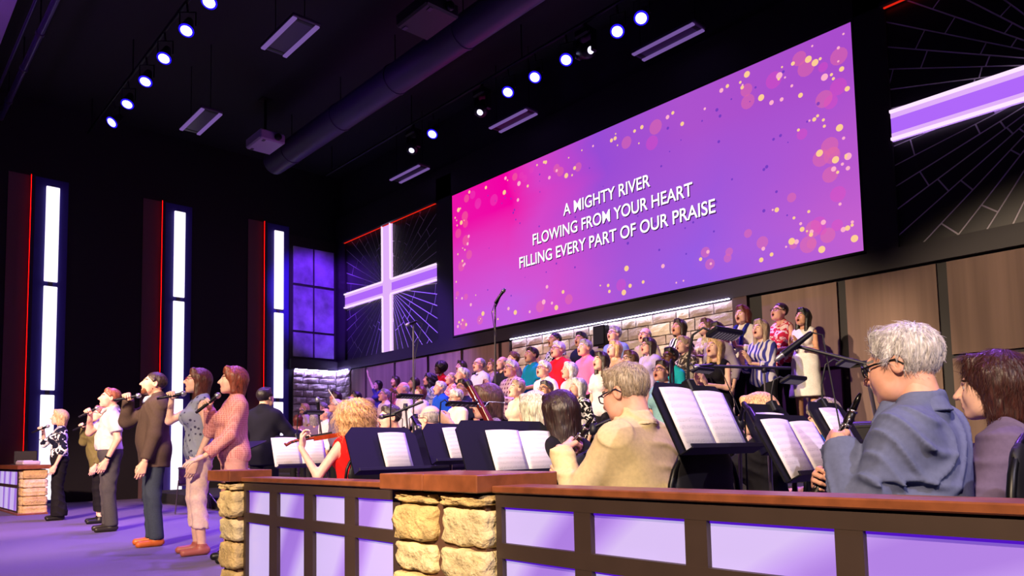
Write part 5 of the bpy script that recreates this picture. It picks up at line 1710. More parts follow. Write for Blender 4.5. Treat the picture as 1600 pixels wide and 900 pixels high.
# ------------------------------------------------------------------ choir
CH = [
(-8.704, 8.969, 1.1, 1.801, 0, 'crop', (16, 13, 18), 'polo', (20, 20, 26), 'floral', (225, 225, 225), 0, 'clap', 'tan', {}, 'person in black shirt with white print clapping before the stone wall'),
(-8.135, 9.005, 1.1, 1.739, 0, 'short', (16, 13, 18), 'polo', (26, 28, 52), None, None, 0, 'clap', 'tan', {}, 'person in navy shirt in front of the stone wall, left of the speaker'),
(-7.408, 8.984, 1.1, 1.732, 0, 'short', (150, 144, 150), 'shirt', (118, 136, 190), None, None, 1, 'sides', 'pink', {}, 'person in light blue shirt and glasses right beside the wall speaker'),
(-6.831, 9.012, 1.1, 1.635, 0, 'bald', (150, 144, 150), 'shirt', (168, 156, 128), None, None, 1, 'sides', 'pink', {'fat': 0.6}, 'person in khaki shirt and glasses against the stone wall'),
(-6.216, 9.015, 1.1, 1.673, 1, 'bob', (48, 30, 26), 'tee', (235, 235, 235), 'stripe', (20, 20, 24), 0, 'sides', 'tan', {}, 'person in black and white striped top before the stone wall'),
(-5.721, 8.948, 1.1, 1.603, 1, 'bob', (98, 62, 42), 'blouse', (196, 178, 150), 'floral', (236, 226, 206), 0, 'clap', 'fair', {}, 'person in beige patterned blouse clapping at the right end of the stone wall'),
(-5.145, 8.942, 1.1, 1.692, 1, 'bob', (104, 42, 34), 'blouse', (238, 232, 222), None, None, 0, 'clap', 'fair', {'scarf': (40, 50, 140)}, 'person in white top with dark blue scarf clapping by the brown post'),
(-4.666, 9.04, 1.1, 1.669, 1, 'crop', (52, 32, 30), 'sleeveless', (206, 40, 70), 'floral', (246, 220, 220), 1, 'fold', 'pink', {'fat': 0.7}, 'person in red and white floral sleeveless top and glasses'),
(-4.325, 8.971, 1.1, 1.531, 1, 'vlong', (16, 13, 18), 'dress', (240, 236, 230), None, None, 0, 'clap', 'tan', {'skin': 'tan'}, 'person in long white sleeveless dress at the right end of the choir'),
(-11.275, 8.968, 1.1, 1.584, 1, 'long', (48, 30, 26), 'tee', (70, 60, 96), None, None, 0, 'sides', 'fair', {}, 'person in dusky violet top, top row just left of the bow at the collar'),
(-10.458, 9.059, 1.1, 1.529, 1, 'bob', (98, 62, 42), 'blouse', (150, 120, 160), None, None, 1, 'sides', 'tan', {}, 'person in mauve blouse and glasses behind the tall microphone stand'),
(-9.796, 8.996, 1.1, 1.584, 1, 'curlyshort', (98, 62, 42), 'tee', (96, 80, 110), None, None, 0, 'sides', 'fair', {}, 'person in grey violet top at the left end of the stone wall'),
(-8.577, 8.29, 0.82, 1.758, 0, 'short', (48, 30, 26), 'polo', (20, 150, 190), None, None, 0, 'fold', 'tan', {'fat': 0.5}, 'person in bright turquoise polo shirt with folded hands'),
(-7.939, 8.247, 0.82, 1.77, 0, 'short', (228, 222, 226), 'polo', (206, 22, 44), None, None, 1, 'sides', 'pink', {'fat': 0.6}, 'person in bright red polo shirt and glasses'),
(-7.395, 8.267, 0.82, 1.734, 0, 'short', (150, 144, 150), 'polo', (238, 120, 176), None, None, 0, 'sides', 'pink', {'fat': 0.3}, 'person in pink polo shirt, open collar'),
(-6.776, 8.208, 0.82, 1.632, 1, 'bob', (216, 176, 124), 'tee', (216, 160, 130), None, None, 0, 'sides', 'fair', {}, 'person in peach top below the wall speaker'),
(-6.216, 8.266, 0.82, 1.612, 1, 'long', (48, 30, 26), 'blouse', (176, 160, 206), None, None, 1, 'sides', 'pink', {'jacket': (186, 172, 214)}, 'person in pale lilac cardigan and glasses'),
(-5.658, 8.294, 0.82, 1.561, 1, 'pony', (176, 150, 126), 'blouse', (70, 60, 56), 'floral', (206, 196, 176), 0, 'sides', 'fair', {}, 'person in black and cream leaf print top'),
(-5.12, 8.253, 0.82, 1.67, 1, 'pony', (48, 30, 26), 'blouse', (168, 156, 166), None, None, 0, 'sides', 'fair', {}, 'person in grey lilac top left of the striped kaftan'),
(-4.531, 8.279, 0.82, 1.62, 1, 'long', (176, 150, 126), 'blouse', (60, 60, 150), 'stripe', (210, 206, 222), 0, 'clap', 'fair', {}, 'person in blue and silver striped kaftan top clapping'),
(-12.034, 9.021, 1.1, 1.627, 1, 'afro', (16, 13, 18), 'tee', (206, 24, 40), None, None, 0, 'sides', 'dark', {}, 'person in plain red top, left side of the top choir row'),
(-9.804, 8.198, 0.82, 1.715, 0, 'thin', (150, 144, 150), 'shirt', (206, 206, 236), None, None, 1, 'sides', 'pink', {'bow': 1}, 'person in pale blue shirt with dark bow at the collar'),
(-9.292, 8.281, 0.82, 1.688, 0, 'bald', (150, 144, 150), 'polo', (30, 28, 44), None, None, 0, 'clap', 'pink', {}, 'person in black polo shirt beside the tall microphone stand'),
(-9.412, 7.511, 0.5, 1.775, 0, 'short', (228, 222, 226), 'shirt', (200, 190, 210), None, None, 0, 'sides', 'pink', {}, 'person in pale grey shirt below the bow-tied collar'),
(-8.187, 7.476, 0.5, 1.771, 0, 'short', (228, 222, 226), 'shirt', (206, 170, 196), 'plaid', (120, 70, 110), 1, 'clap', 'pink', {'fat': 0.5}, 'person in pink and plum plaid shirt'),
(-7.456, 7.444, 0.5, 1.683, 0, 'short', (228, 222, 226), 'shirt', (240, 238, 240), None, None, 1, 'sides', 'pink', {'fat': 0.6}, 'person in white shirt and dark glasses below the turquoise polo'),
(-7.048, 7.544, 0.5, 1.629, 1, 'bob', (228, 222, 226), 'blouse', (236, 196, 190), None, None, 0, 'sides', 'pink', {}, 'person in pale pink blouse between white shirt and pink polo'),
(-6.426, 7.497, 0.5, 1.7, 1, 'vlong', (48, 30, 26), 'tee', (236, 226, 222), None, None, 0, 'sides', 'fair', {}, 'person in plain cream top directly above the cream-shirted player'),
(-5.963, 7.526, 0.5, 1.667, 1, 'long', (98, 62, 42), 'blouse', (216, 170, 170), None, None, 1, 'sides', 'fair', {}, 'person in rose blouse above the cream-shirted player'),
(-5.349, 7.545, 0.5, 1.638, 1, 'short', (16, 13, 18), 'tee', (30, 190, 200), None, None, 1, 'fold', 'brown', {}, 'person in turquoise tee and glasses'),
(-4.702, 7.526, 0.5, 1.681, 1, 'long', (216, 176, 124), 'sleeveless', (22, 20, 26), None, None, 0, 'clap', 'fair', {}, 'person in black sleeveless top with clasped hands'),
(-11.423, 8.301, 0.82, 1.587, 1, 'curly', (16, 13, 18), 'blouse', (120, 140, 190), 'floral', (220, 226, 236), 0, 'sides', 'pink', {}, 'person in blue and white floral blouse, left of the plain red top'),
(-11.845, 8.237, 0.82, 1.547, 1, 'long', (48, 30, 26), 'blouse', (170, 150, 190), None, None, 0, 'sides', 'tan', {}, 'person in lilac blouse behind the thin microphone pole'),
(-13.706, 9.036, 1.1, 1.499, 1, 'long', (48, 30, 26), 'tee', (150, 70, 90), None, None, 0, 'sides', 'tan', {}, 'person in wine red top near the left end of the top row'),
(-14.347, 8.993, 1.1, 1.452, 1, 'bob', (16, 13, 18), 'tee', (60, 56, 110), None, None, 1, 'raise', 'fair', {}, 'person raising one arm high at the left of the choir'),
(-10.746, 8.302, 0.82, 1.549, 1, 'crop', (176, 150, 126), 'blouse', (226, 120, 130), 'floral', (240, 200, 196), 0, 'sides', 'pink', {}, 'person in coral floral blouse behind the bright blue jacket'),
(-10.073, 7.545, 0.5, 1.61, 0, 'short', (228, 222, 226), 'polo', (26, 84, 214), None, None, 0, 'sides', 'pink', {'fat': 0.6, 'jacket': (24, 80, 210)}, 'person in bright royal blue jacket'),
(-10.524, 7.452, 0.5, 1.553, 1, 'bob', (104, 42, 34), 'blouse', (214, 196, 226), None, None, 0, 'sides', 'fair', {}, 'person in pale lavender blouse left of the bright blue jacket'),
(-11.063, 7.456, 0.5, 1.677, 0, 'bald', (228, 222, 226), 'shirt', (244, 240, 246), None, None, 0, 'sides', 'pink', {'fat': 0.5}, 'person in crisp white shirt, left choir, no glasses'),
(-11.848, 7.766, 0.5, 1.634, 1, 'short', (104, 42, 34), 'tee', (180, 90, 100), None, None, 0, 'sides', 'pink', {}, 'person in faded red top behind the crisp white shirt'),
(-11.832, 7.556, 0.5, 1.612, 0, 'short', (150, 144, 150), 'shirt', (226, 214, 216), None, None, 1, 'sides', 'pink', {}, 'person in off white shirt below the raised arm'),
(-12.774, 7.492, 0.5, 1.63, 1, 'long', (16, 13, 18), 'tee', (96, 70, 120), None, None, 0, 'sides', 'tan', {}, 'person in violet top beside the corner stonework'),
(-13.603, 7.515, 0.5, 1.691, 1, 'long', (48, 30, 26), 'tee', (120, 96, 150), None, None, 0, 'sides', 'tan', {}, 'person in soft purple top in front of the corner stonework'),
(-11.668, 6.726, 0.2, 1.715, 0, 'short', (150, 144, 150), 'shirt', (180, 160, 200), None, None, 0, 'sides', 'pink', {}, 'person in grey lilac shirt, second row by the corner stonework'),
(-12.313, 7.501, 0.5, 1.46, 1, 'curlyshort', (176, 150, 126), 'blouse', (230, 190, 200), None, None, 0, 'sides', 'pink', {}, 'person in blush blouse right of the violin bow'),
(-8.43, 6.736, 0.2, 1.762, 0, 'short', (48, 30, 26), 'polo', (30, 30, 66), None, None, 1, 'sides', 'pink', {}, 'person in dark navy polo and glasses behind the bassoon top'),
(-7.265, 6.732, 0.2, 1.654, 1, 'short', (176, 150, 126), 'blouse', (236, 216, 190), None, None, 0, 'sides', 'fair', {}, 'person in ivory blouse below the plaid shirt'),
(-6.744, 6.76, 0.2, 1.603, 1, 'short', (70, 64, 70), 'blouse', (206, 190, 206), None, None, 1, 'sides', 'tan', {}, 'person in pale grey blouse and dark glasses above the player in black sweater'),
(-6.181, 6.76, 0.2, 1.588, 1, 'bob', (228, 222, 226), 'blouse', (20, 18, 24), 'floral', (238, 234, 234), 0, 'sides', 'pink', {}, 'person in black and white leaf print blouse left of the cream shirt'),
(-4.929, 6.799, 0.2, 1.683, 1, 'short', (48, 30, 26), 'tee', (150, 200, 206), None, None, 1, 'sides', 'pink', {}, 'person in pale teal top behind the round pop filter'),
(-12.258, 6.772, 0.2, 1.721, 0, 'short', (228, 222, 226), 'shirt', (120, 110, 140), None, None, 1, 'sides', 'pink', {}, 'person in grey shirt next to the violin bow tip'),
(-14.244, 7.551, 0.5, 1.507, 0, 'short', (150, 144, 150), 'shirt', (150, 140, 170), None, None, 0, 'sides', 'pink', {}, 'person in slate shirt behind the shock mount microphone'),
(-15.044, 7.543, 0.5, 1.528, 1, 'bob', (216, 176, 124), 'tee', (200, 180, 190), None, None, 0, 'sides', 'pink', {}, 'person in pale top at the far left end of the choir'),
(-7.736, 6.059, 0.2, 1.54, 0, 'short', (228, 222, 226), 'polo', (240, 226, 196), None, None, 1, 'fold', 'pink', {'fat': 0.6, 'mouth': 0.1, 'head': (0, -4, 0)}, 'person in cream polo shirt and glasses holding still behind music stands'),
(-12.67, 6.771, 0.2, 1.577, 0, 'bald', (228, 222, 226), 'shirt', (240, 236, 244), None, None, 0, 'sides', 'pink', {}, 'person in white shirt at the far left, behind the violin scroll'),
(-12.986, 6.71, 0.2, 1.495, 1, 'bob', (150, 144, 150), 'tee', (120, 100, 140), None, None, 0, 'sides', 'pink', {'face': -120}, 'person in mauve top seen from behind left of the violinist'),
(-13.825, 6.793, 0.2, 1.514, 1, 'bob', (104, 42, 34), 'tee', (150, 110, 130), None, None, 0, 'sides', 'pink', {'face': -120}, 'person in dusty rose top seen from behind near the glowing wall bar'),
]
rc = random.Random(21)
for (x, y, z, H, fem, hk, hc, tk, tcol, pat, c2, gl, hands, sk, ex, lab) in CH:
    kw = {}
    fat = ex.get('fat', 0.2 if not fem else 0.1)
    tm_ = fab(tcol, pat, c2) if pat else fab(tcol)
    if hands == 'raise':
        hands = {-1: dict(w=(-0.34, -0.12, 1.86), f=(-0.25, -0.1, 1.0), p=(0, -1, 0), pole=(-1, 0.3, 0), curl=0.08), 1: 'sides'}
    jk = (fab(ex['jacket']), 0.82) if 'jacket' in ex else None
    P_ = person(lab, (x, y, z), face=ex.get('face', -6 + rc.uniform(-7, 7)), H=H, fem=bool(fem), top=(tk, tm_), hair=(hk, hc), skin=sk, glasses=(26, 22, 26) if gl else None,
                mouth=ex.get('mouth', rc.choice((0.7, 1.0, 1.0, 1.2))), fat=fat, head=ex.get('head', (rc.uniform(-10, 6), rc.uniform(6, 14), rc.uniform(-3, 3))), hands=hands, lvl=0, jacket=jk,
                legs=fab(rc.choice(((26, 25, 32), (36, 32, 40), (22, 22, 26)))), group='choir on the risers', headsc=1.06)
    s_ = P_['s']
    if 'bow' in ex:
        b = MB(); q = Vector((0, -0.098, 1.425)) * s_
        for s2 in (-1, 1):
            b.prism([(q.x, q.z - 0.008), (q.x + s2 * 0.045, q.z - 0.024), (q.x + s2 * 0.045, q.z + 0.024), (q.x, q.z + 0.008)], 'y', q.y - 0.03, q.y - 0.01)
        b.build('bow_tie', mat('bow_black', (18, 18, 24), 0.6), P_['root'])
    if 'scarf' in ex:
        b = MB()
        for s2 in (-1, 1):
            b.tube([Vector((s2 * 0.07, 0.03, 1.46)) * s_, Vector((s2 * 0.085, -0.06, 1.42)) * s_, Vector((s2 * 0.07, -0.155, 1.30)) * s_, Vector((s2 * 0.05, -0.165, 1.12)) * s_], 0.026, 8)
        b.build('scarf', fab(ex['scarf']), P_['root'])
# ------------------------------------------------------------------ singers at the front of the stage

def hand_mic(P_, q, label, L=0.25, off=0.0):
    """microphone gripped in hand q; its axis runs across the palm"""
    M_ = P_['root'].matrix_basis @ P_['HM'][q]
    s_ = P_['s']
    c = M_ @ Vector((0, -0.034, 0.082))
    ax = (M_.to_3x3() @ Vector((1, 0, 0))).normalized()
    if q > 0: ax = -ax
    t = empty('handheld_microphone', c, 0, label, 'microphone')
    mic_geo(t, ax * (L * 0.55 + off), ax, L, 0.026, 'mic', mat('mic_grille_silver', (190, 186, 196), 0.3, 0.8))
    MB().lathe(ax * (L * 0.55 + off - L - 0.015), ax, [(0.006, 0), (0.013, 0.006), (0.012, 0.02)], 10).build('mic_cap', m_can, t)
    return t


def mic_hand(q, w, ax, curl=1.15):
    """hand spec whose grip axis (thumb side) points along ax"""
    ax = Vector(ax).normalized()
    # palm faces the singer's other side, fingers wrap round: finger dir = perpendicular to ax
    f = Vector((-q * 0.75, -0.55, 0.15)); f = (f - ax * f.dot(ax)).normalized()
    # x = y cross f must equal ax (right) or -ax (left, mirrored)
    xx = ax if q < 0 else -ax
    y = f.cross(xx)
    return dict(w=w, f=tuple(f), p=tuple(-y), pole=(q * 0.55, 0.15, -1), curl=curl)


m_jean = fab((54, 60, 76)); m_black_tr = fab((20, 18, 24))
UP = (0.0, 0.62, 0.55)      # from the hand back up to the mouth
# 1 black and white blouse
P_ = person('singer in black and white print blouse and wide black trousers, far left', (-13.1, 2.50, 0), face=-8, H=1.68, fem=True, top=('blouse', fab((20, 22, 44), 'floral', (238, 236, 240), 0.7)), legs=m_black_tr, bell=0.055, hair=('bob', (224, 186, 140)), lvl=1,
            hands={-1: mic_hand(-1, (-0.115, -0.215, 1.40), (0.25, 0.75, 0.35)), 1: 'sides'}, head=(-8, 6, 0), amp=0.005, sleeve=1.35, tuck=True, group='singers in the front line', hair_sc=1.02)
hand_mic(P_, -1, 'silver handheld microphone of the singer at the far left')
# 2 olive cardigan
P_ = person('singer in olive cardigan over black, second from the left', (-11.9, 2.78, 0), face=-10, H=1.68, fem=True, top=('tee', fab((22, 20, 26))), jacket=(fab((112, 104, 62)), 0.72), legs=m_black_tr, hair=('short', (150, 96, 84)), glasses=(60, 40, 40), crop=0.17, lvl=1,
            hands={-1: mic_hand(-1, (-0.105, -0.20, 1.40), (0.2, 0.7, 0.4)), 1: 'sides'}, head=(0, 8, 0), group='singers in the front line', fat=0.4)
hand_mic(P_, -1, 'black handheld microphone of the singer in the olive cardigan')
# 3 grey polo
P_ = person('singer in pale grey polo shirt and charcoal trousers', (-10.5, 2.57, 0), face=-8, H=1.82, top=('polo', fab((206, 198, 196), 'floral', (192, 184, 186), 0.6)), legs=fab((72, 68, 72)), hair=('thick', (150, 88, 60)), skin='pink', lvl=1,
            hands={-1: mic_hand(-1, (-0.10, -0.205, 1.40), (0.15, 0.72, 0.42)), 1: 'sides'}, head=(-2, 10, 0), fat=0.5, tuck=True, group='singers in the front line', shoe=(40, 34, 34), hair_sc=0.97)
hand_mic(P_, -1, 'silver handheld microphone of the singer in the grey polo')
s_ = P_['s']
a_ = P_['arm'][1]; w_ = a_[2]; d_ = (a_[2] - a_[1]).normalized()
MB().lathe(w_ - d_ * 0.035, d_, [(0.034, 0), (0.036, 0.012), (0.034, 0.026)], 16).build('wrist_watch', m_can, P_['root'])
MB().lathe(Vector((0, 0.0, 0.965 * s_)), (0, 0, 1), [(0.183, 0), (0.183, 0.035)], 28).build('belt', mat('belt_leather', (40, 26, 20), 0.5), P_['root']).scale = (1.0, 0.86, 1)
# 4 blazer
P_ = person('singer in brown tweed blazer and blue jeans with tan shoes', (-8.36, 2.47, 0), face=-10, H=1.83, top=('shirt', fab((206, 206, 226))), jacket=(fab((84, 66, 60)), 0.76), legs=m_jean, hair=('crop', (62, 44, 38)), skin='pink', lvl=1,
            hands={-1: mic_hand(-1, (-0.11, -0.225, 1.44), (0.15, 0.8, 0.18)), 1: dict(w=(0.23, -0.10, 0.83), pole=(0.4, 0.6, -0.2), curl=0.35)}, head=(-4, 12, 0), fat=0.3, group='singers in the front line', shoe=(190, 92, 34), brow=(60, 40, 32))
hand_mic(P_, -1, 'silver handheld microphone of the singer in the blazer')
# beard
HMx = P_['HMAT']
bv, bq = solid([El((0, -0.022, -0.045), (0.066, 0.070, 0.070), 0.03), C((-0.026, -0.045, -0.080), (0.026, -0.045, -0.080), 0.036, k=0.02), C((-0.010, -0.070, -0.104), (0.010, -0.070, -0.104), 0.022, k=0.02),
                El((0, -0.09, -0.052), (0.034, 0.05, 0.030), 0.006, 's'), El((0, -0.06, 0.03), (0.1, 0.12, 0.060), 0.006, 's'), Pl((0, 1, 0), 0.004), C((0, 0.03, -0.05), (0, 0.04, -0.16), 0.04, k=0.005, op='s')], 0.005)
link('beard', np_mesh('beard', [(xf(bv, HMx), bq, 0)], [hair_mat((120, 66, 44))]), None, P_['root'])
# 5 floral top, pale trousers
P_ = person('singer in grey floral sleeveless top, pale pink cropped trousers and glasses', (-7.28, 2.55, 0), face=-10, H=1.77, fem=True, top=('sleeveless', fab((150, 156, 176), 'dots', (70, 66, 96), 0.8)), legs=fab((250, 214, 204)), hair=('vlong', (92, 46, 38)), glasses=(150, 40, 60), lvl=1,
            hands={-1: mic_hand(-1, (-0.11, -0.215, 1.44), (0.15, 0.8, 0.18)), 1: 'sides'}, head=(-4, 8, 0), group='singers in the front line', shoe=(176, 96, 84), crop=0.24, bell=0.012, hemz=0.86, amp=0.005, hair_sc=0.97)
hand_mic(P_, -1, 'silver handheld microphone of the singer in the floral top')
# 6 pink lace blouse
P_ = person('singer in pink lace blouse behind the narrow stone pier', (-6.55, 2.60, 0), face=-12, H=1.71, fem=True, top=('blouse', fab((224, 160, 150), 'lace', (196, 122, 118))), legs=fab((206, 150, 140)), hair=('bob', (132, 62, 44)), lvl=1,
            hands={-1: mic_hand(-1, (-0.09, -0.19, 1.36), (0.1, 0.62, 0.55)), 1: dict(w=(0.20, -0.26, 0.92), f=(0.1, -0.9, -0.35), p=(-0.2, -0.2, -1), pole=(0.5, 0.8, -0.3), curl=0.15)}, head=(-4, 6, 0), fat=0.35, sleeve=1.9, hemz=0.80, group='singers in the front line', hair_sc=1.05)
hand_mic(P_, -1, 'silver handheld microphone of the singer in pink lace')
# conductor in a dark suit
person('conductor in dark navy suit seen from behind, beside the pink lace blouse', (-8.62, 3.80, 0), face=-150, H=1.74, top=('shirt', fab((220, 220, 230))), jacket=(fab((22, 20, 36)), 0.78), legs=fab((20, 18, 30)), hair=('short', (40, 30, 34)), lvl=0, hands={-1: dict(w=(-0.25, -0.35, 1.15)), 1: dict(w=(0.25, -0.35, 1.15))})

# ------------------------------------------------------------------ orchestra

def seat_player(label, hx, hy, ht, face=-90, chairlab=None, floor=0.0, **kw):
    """seat a player so that the crown is at (hx, hy, ht)"""
    H = (ht - floor) / 1.30 * 1.7
    s_ = H / 1.7
    le = math.radians(kw.get('lean', 0))
    off = (0.655 * math.sin(le) + 0.012 * math.cos(le)) * s_
    a = math.radians(face)
    x = hx - math.sin(a) * off; y = hy + math.cos(a) * off
    P_ = person(label, (x, y, floor), face=face, H=H, pose='sit', **kw)
    chair(x, y, face, chairlab or ('black chair under the ' + label.replace(' seen from behind', '')[:60]), floor, 0.43 * s_)
    return P_


def clarinet(label, top_, bell, r=0.0125):
    top_, bell = Vector(top_), Vector(bell)
    d = (bell - top_).normalized(); L = (bell - top_).length
    t = empty('clarinet', top_, 0, label, 'clarinet')
    MB().lathe((0, 0, 0), d, [(0.004, 0), (0.009, 0.02), (0.011, 0.06)], 12).build('mouthpiece', mat('ebonite', (12, 11, 13), 0.25), t)
    cb_ = MB().lathe(d * 0.06, d, [(0.014, 0), (r * 1.25, 0.04), (r, 0.06), (r, L * 0.45), (r * 1.2, L * 0.46), (r * 1.2, L * 0.50), (r * 1.05, L * 0.51), (r * 1.1, L - 0.20)], 14).build('body', mat('blackwood', (16, 12, 12), 0.35), t)
    MB().lathe(d * (L - 0.14), d, [(r * 1.15, 0), (r * 1.4, 0.05), (r * 2.2, 0.11), (0.036, 0.14)], 16).build('bell', mat('blackwood', (16, 12, 12), 0.35), t)
    for h in (0.06, 0.11, L * 0.46, L * 0.5, L - 0.145):
        MB().lathe(d * h, d, [(r * 1.35, 0), (r * 1.35, 0.008)], 14).build('silver_ring', mat('key_silver', (200, 196, 204), 0.2, 0.95), cb_)
    x_, y_, _ = frame_from(d)
    for k in range(9):
        h = L * (0.22 + 0.062 * k)
        n_ = (x_ * math.cos(k * 0.9) + y_ * math.sin(k * 0.9))
        MB().tube([d * h + n_ * (r + 0.003), d * (h + 0.035) + n_ * (r + 0.006)], 0.003, 6).lathe(d * h + n_ * (r + 0.001), n_, [(0.007, 0), (0.006, 0.004)], 8).build('key', mat('key_silver', (200, 196, 204), 0.2, 0.95), cb_)
    return t



def strands(P_, kind, res, seed, sc_, cols, n=1600, step=0.010, k=5, lift=0.25, rad=0.0008, crown=(0.0, 0.06, 0.11), curl=0.0, down=0.0, fwd=0.0, front=False):
    """loose strands of hair lying on the hair volume of a person"""
    rng = np.random.default_rng(seed)
    v, q = hair_geo(kind, res, seed)
    nrm = np.zeros_like(v)
    e1 = v[q[:, 1]] - v[q[:, 0]]; e2 = v[q[:, 3]] - v[q[:, 0]]
    fn = np.cross(e1, e2); fn /= np.linalg.norm(fn, axis=1)[:, None] + 1e-9
    for j in range(4): np.add.at(nrm, q[:, j], fn)
    nrm /= np.linalg.norm(nrm, axis=1)[:, None] + 1e-9
    ids = rng.integers(0, len(v), n)
    cr = np.array(crown)
    cu = bpy.data.curves.new('hair_strands', 'CURVE'); cu.dimensions = '3D'; cu.bevel_depth = rad * P_['s']; cu.bevel_resolution = 0; cu.resolution_u = 1
    M_ = np.array(P_['HMAT'])
    for i, vi in enumerate(ids):
        p = v[vi] * sc_; nn = nrm[vi]
        d = p - cr + np.array((0, -fwd, -down)); d = d - nn * (d @ nn); L_ = np.linalg.norm(d)
        d = (d / (L_ + 1e-6)) + rng.normal(0, 0.28, 3); d = d - nn * (d @ nn); d /= np.linalg.norm(d) + 1e-9
        if front and p[1] < -0.015:
            d = np.array((math.copysign(0.6, p[0]), 0.6, 0.25)) + rng.normal(0, 0.3, 3); d = d - nn * (d @ nn); d /= np.linalg.norm(d) + 1e-9
        pts = []; x = p - nn * 0.002
        side = np.cross(d, nn); ph = rng.uniform(0, 6.28)
        for j in range(k):
            pts.append(x + (side * math.cos(ph + j * 1.9) + nn * math.sin(ph + j * 1.9)) * curl)
            x = x + (d + nn * lift * (0.8 - 0.32 * j) * rng.uniform(0.4, 1.4) + np.array((0, 0, -0.04 * j))) * step
        sp_ = cu.splines.new('POLY'); sp_.points.add(k - 1)
        for j, w in enumerate(pts):
            w4 = M_ @ np.append(w, 1.0)
            sp_.points[j].co = (w4[0], w4[1], w4[2], 1); sp_.points[j].radius = 1.0 - 0.7 * j / (k - 1)
        sp_.material_index = int(rng.integers(0, len(cols)))
    for c in cols: cu.materials.append(mat('hair_strand', c, 0.45))
    o = bpy.data.objects.new('hair_strands', cu); COL.objects.link(o); o.parent = P_['root']
    o['kind'] = 'stuff'


# clarinet player in the grey blue shirt (nearest)
CT, CB = Vector((-1.012, 2.475, 1.085)), Vector((-1.175, 2.40, 0.69))
cd = (CB - CT).normalized()


def toloc(P, x, y, face, s_, floor=0.0):
    a = math.radians(face)
    v = Vector(P) - Vector((x, y, floor))
    return (Matrix.Rotation(-a, 3, 'Z') @ v) / s_


def play_hands(root_xy, face, s_, top_, bell, f1, f2):
    """hand specs for a wind player: left hand above right hand on the tube"""
    d = (bell - top_).normalized(); L = (bell - top_).length
    a = math.radians(face)
    Rm = Matrix.Rotation(-a, 3, 'Z')
    dl = (Rm @ d).normalized()
    out = {}
    for q, h in ((1, f1), (-1, f2)):
        p = toloc(top_ + d * (L * h), root_xy[0], root_xy[1], face, s_)
        f = Vector((-q * 0.80, -0.60, 0.10)); f = (f - dl * f.dot(dl)).normalized()
        xx = (-dl if q < 0 else dl)      # thumb side toward the mouthpiece
        y = f.cross(xx)
        palm = -y
        w = p - f * 0.115 - palm * 0.026
        out[q] = dict(w=tuple(w), f=tuple(f), p=tuple(palm), pole=(q * 0.35, 0.55, -1.0), curl=0.85)
    return out


hx, hy, ht, fc = -0.888, 2.495, 1.285, -90
s7 = ht / 1.30
off7 = (0.655 * math.sin(math.radians(5)) + 0.012) * s7
hands7 = play_hands((hx + off7, hy), fc, s7, CT, CB, 0.42, 0.72)
P7 = seat_player('clarinet player in grey blue shirt and dark glasses, nearest on the right', hx, hy, ht, fc, 'black chair under the clarinet player in grey blue', lean=5, top=('shirt', fab((104, 112, 150))), legs=fab((30, 30, 38)), hair=('thick', (222, 217, 220)), skin='pink', glasses=(14, 13, 15), mouth=0.0,
                 fat=0.5, head=(0, -9, 0), hands=hands7, lvl=2, moust=True, amp=0.007, headsc=1.03, hair_sc=0.985)
clarinet('black clarinet with silver keys held by the player in grey blue', CT, CB)
strands(P7, 'thick', RES[2]['r'], 2, 0.985, [(214, 208, 212), (190, 184, 190), (236, 232, 234)], 2600, 0.0080, 5, 0.30, front=True)
# neighbour with brown hair
P8_ = seat_player('player in mauve grey top at the right frame edge', -0.757, 2.93, 1.215, -80, 'black chair at the right frame edge under the mauve top', lean=3, fem=True, top=('blouse', fab((110, 96, 130))), hair=('bob', (62, 28, 22)), skin='fair', mouth=0.2, head=(0, 0, 0), hands='lap', lvl=2, hair_sc=1.05, fat=0.4, amp=0.006)
strands(P8_, 'bob', RES[2]['r'], 5, 1.05, [(70, 32, 24), (50, 20, 16), (92, 46, 32)], 2600, 0.012, 5, 0.12, down=0.12)
# beige shirt
hx, hy, ht = -2.02, 2.506, 1.285
sb_ = ht / 1.30
offb = (0.655 * math.sin(math.radians(10)) + 0.012) * sb_
BT, BB = Vector((-2.19, 2.49, 1.065)), Vector((-2.50, 2.47, 0.72))
handsb = play_hands((hx + offb, hy), -90, sb_, BT, BB, 0.40, 0.70)
P4_ = seat_player('player in cream shirt and glasses seen from behind, bending to read', hx, hy, ht, -90, 'black rounded chair back behind the cream shirt', lean=10, top=('shirt', fab((226, 206, 164))), legs=fab((40, 36, 40)), hair=('short', (176, 160, 142)), skin='pink', glasses=(30, 30, 60), mouth=0.0, fat=0.7, head=(4, -14, 0),
            hands=handsb, lvl=2, amp=0.006, headsc=1.03)
strands(P4_, 'short', RES[2]['r'], 7, 1.0, [(176, 156, 132), (204, 190, 174), (146, 126, 104)], 2400, 0.0075, 4, 0.28, front=True)
clarinet('black clarinet held by the player in the cream shirt', BT, BB)
# long dark hair
hx, hy, ht = -2.916, 3.018, 1.232
seat_player('player in black sweater seen from behind, left of the cream shirt', hx, hy, ht, -95, None, lean=4, fem=True, top=('sweater', fab((24, 22, 30))), hair=('vlong', (42, 22, 20)), skin='fair', mouth=0.1, head=(0, -6, 0), hands='lap', lvl=1, hair_sc=1.12)
